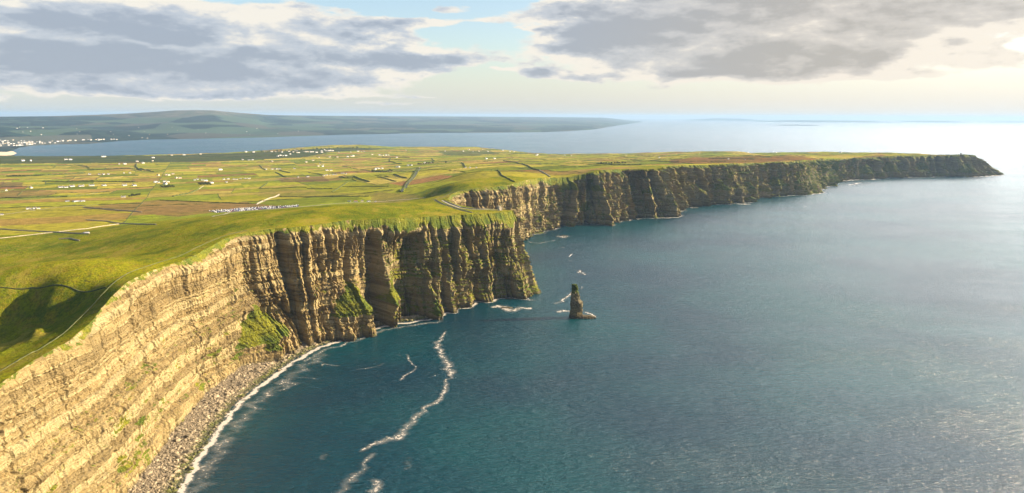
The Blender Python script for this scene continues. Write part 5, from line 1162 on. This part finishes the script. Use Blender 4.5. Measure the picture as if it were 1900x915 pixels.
cover = summ([blob(150, 35, 260, 36), blob(420, 48, 230, 42), blob(600, 72, 160, 24, -.05), blob(790, 44, 130, 9, .06, .8), (blob(840, 12, 50, 10, 0, .6)),
    blob(170, 100, 330, 34, -.03, 1.1), blob(330, 132, 360, 30, -.02, 1.1), blob(200, 160, 190, 14, 0, .9), blob(730, 108, 170, 17, 0, 1.15), blob(600, 145, 160, 14, .1, .9), blob(360, 172, 90, 7, 0, .8),
    blob(1170, 25, 150, 50, 0, 1.1), blob(1100, 70, 90, 26, 0, 1.), blob(1330, 50, 260, 60, 0, 1.2), blob(1200, 110, 130, 34, 0, 1.), blob(1400, 125, 170, 24, 0, 1.), blob(1560, 40, 280, 50, .04, 1.3), blob(1480, 90, 180, 34, 0, 1.), blob(1780, 12, 260, 30, 0, 1.), blob(1600, 140, 130, 8, 0, .8), blob(1090, 145, 60, 8, 0, .7),
    blob(1000, 137, 34, 8, 0, 1.0), blob(948, 129, 20, 4, 0, .6), blob(975, 57, 26, 5, 0, .7), blob(20, 186, 40, 9, 0, .7), blob(560, 178, 150, 7, 0, .42), blob(900, 182, 160, 3, 0, .35), blob(700, 194, 120, 5, 0, .4), blob(1080, 190, 120, 10, 0, .42), blob(1850, 110, 90, 12, 0, .5), blob(1760, 85, 80, 10, 0, .5)])
n1 = cloudnoise(0, 0); n2 = cloudnoise(3.1, 7.7, 22, 62, 5, .6, 5.)
# general broken cover higher up and all round, outside the picture
hi = t.mul(t.mul(t.mp(eln, .165, .30), t.mp(t.noise(vec(t.mul(sx.outputs[0], 2.2), t.mul(sx.outputs[1], 2.2), t.mul(eln, 5.)), 1., 5, .55), .52, .68)), .6)
cover = t.add(cover, hi)
dens = t.add(t.add(cover, t.mul(t.sub(n1, .5), 1.5)), t.mul(t.sub(n2, .5), .6))
alpha = t.mp(dens, .40, .62)
# light reaches the tops and the sun side (right); bases stay grey
n1s = cloudnoise(.16 * 1., -.42); n2s = t.noise(vec(t.add(t.mul(azn, 22), 3.1 + .35), t.add(t.mul(eln, 62), 7.7 - .9), 5.), 1., 5, .6, .25)
lit = t.add(t.mul(t.sub(n1s, n1), 1.9), t.mul(t.sub(n2s, n2), 1.5))
bright = summ([blob(430, 20, 110, 22, -.1, .8), blob(520, 60, 170, 22, -.2, .9), blob(640, 84, 90, 12, -.1, .6), blob(120, 68, 180, 7, -.04, .9), blob(280, 78, 130, 7, -.12, .8), blob(440, 80, 50, 14, 0, .9), blob(60, 98, 110, 6, 0, .5), blob(590, 150, 130, 13, .05, 1.0), blob(520, 118, 120, 7, 0, .4), blob(370, 162, 60, 8, 0, .9), blob(860, 40, 60, 14, 0, .5),
    blob(1290, 100, 70, 30, .3, .55), blob(1500, 138, 80, 12, 0, .55), blob(1750, 70, 120, 10, .1, .5), blob(1610, 140, 110, 8, 0, .9), blob(1800, 40, 200, 26, .0, .8), blob(1190, 110, 60, 16, 0, .4), blob(1420, 60, 200, 10, .05, .25)])
darkm = summ([blob(190, 42, 180, 22, 0, .9), blob(330, 70, 90, 10, -.1, .6), blob(380, 128, 230, 16, -.1, .9), blob(150, 112, 160, 8, 0, .5), blob(160, 130, 200, 14, 0, .4), blob(240, 158, 160, 10, 0, .5), blob(730, 110, 160, 18, 0, 1.0), blob(1130, 60, 110, 30, 0, .8), blob(1330, 115, 60, 16, 0, .7), blob(1440, 85, 60, 14, 0, .6), blob(1330, 140, 120, 7, 0, .7), blob(1000, 137, 40, 10, 0, .8), blob(1500, 22, 120, 16, 0, .4)])
sh = t.add(t.add(t.mul(lit, .8), t.sub(.98, t.mul(t.mp(dens, .42, 1.55), .74))), t.sub(t.mul(bright, .42), t.mul(darkm, .46)))
shc = t.m('MINIMUM', t.m('MAXIMUM', sh, 0.), 1.)
wrm = t.mp(azn, -.1, .45)
darkc = t.mix(wrm, CD1, CD2); litc = t.mix(wrm, CL1, CL2)
midc = t.mix(wrm, CM1, CM2)
ccol = t.mix(t.mp(shc, .0, .5), darkc, midc); ccol = t.mix(t.mp(shc, .42, .95), ccol, litc)
# thin high veil brightening towards the sun
a0, e0 = px2(2150, 60); gl = t.m('EXPONENT', t.mul(t.add(t.m('POWER', t.mul(t.sub(azn, a0), 1 / .50), 2.), t.m('POWER', t.mul(t.sub(eln, e0), 1 / .32), 2.)), -1.))
skyc = t.mix(1., sky, (SKYK, SKYK, SKYK), 'MULTIPLY')
veil = t.add(t.mul(gl, .35), t.mul(t.mp(eln, .10, 0.), VEIL)); veil = t.m('MINIMUM', veil, 1.)
skyc = t.mix(veil, skyc, t.mix(t.mp(azn, -.5, .5), VC1, VC2))
fin = t.mix(t.mul(alpha, .93), skyc, ccol)
glb = t.mix(t.mul(gl, .10), fin, (.9, .84, .74)); 
g2 = t.mul(t.mp(eln, .16, .28), t.m('EXPONENT', t.mul(t.add(t.m('POWER', t.mul(t.sub(azn, .75), 1 / .46), 2.), t.m('POWER', t.mul(t.sub(eln, .36), 1 / .15), 2.)), -1.)))  # added sky glow, kept above the frame, to silver the sea at right
glb = t.mix(1., glb, t.mix(1., (10., 9.7, 9.2), t.n('ShaderNodeCombineColor', {0: g2, 1: g2, 2: g2}).outputs[0], 'MULTIPLY'), 'ADD')
bg = t.n('ShaderNodeBackground', {0: glb, 1: WSTR}); t.put(out.inputs[0], bg)
wd_.cycles.sampling_method = 'MANUAL'; wd_.cycles.sample_map_resolution = 1024
# air
m = MB(); zt = 575.; m.box(-130000, 130000, -3000, 130000, -12, zt)
def m_haze(t):
    return t.n('ShaderNodeVolumePrincipled', {'Color': HAZC, 'Density': HAZD, 'Anisotropy': .12}).outputs[0]
hm = bpy.data.materials.new('air'); hm.use_nodes = True; th_ = T(hm.node_tree); ho = th_.n('ShaderNodeOutputMaterial'); th_.put(ho.inputs['Volume'], m_haze(th_))
if HAZD > 0:
    hz = m.build('haze', hm); tag(hz, kind='stuff')
# ---------------------------------------------------------------- render
sc.view_settings.view_transform = 'Standard'; sc.view_settings.look = 'None'; sc.view_settings.gamma = 1.; sc.view_settings.use_curve_mapping = False
sc.view_settings.exposure = EXPO
cy = sc.cycles; cy.use_denoising = True; cy.max_bounces = 6; cy.diffuse_bounces = 2; cy.glossy_bounces = 3; cy.transparent_max_bounces = 12; cy.volume_bounces = 0; cy.use_adaptive_sampling = True; cy.adaptive_threshold = .015
cy.sample_clamp_indirect = 6.
try: cy.denoiser = 'OPENIMAGEDENOISE'; cy.denoising_input_passes = 'RGB_ALBEDO_NORMAL'
except Exception as e: print(e)
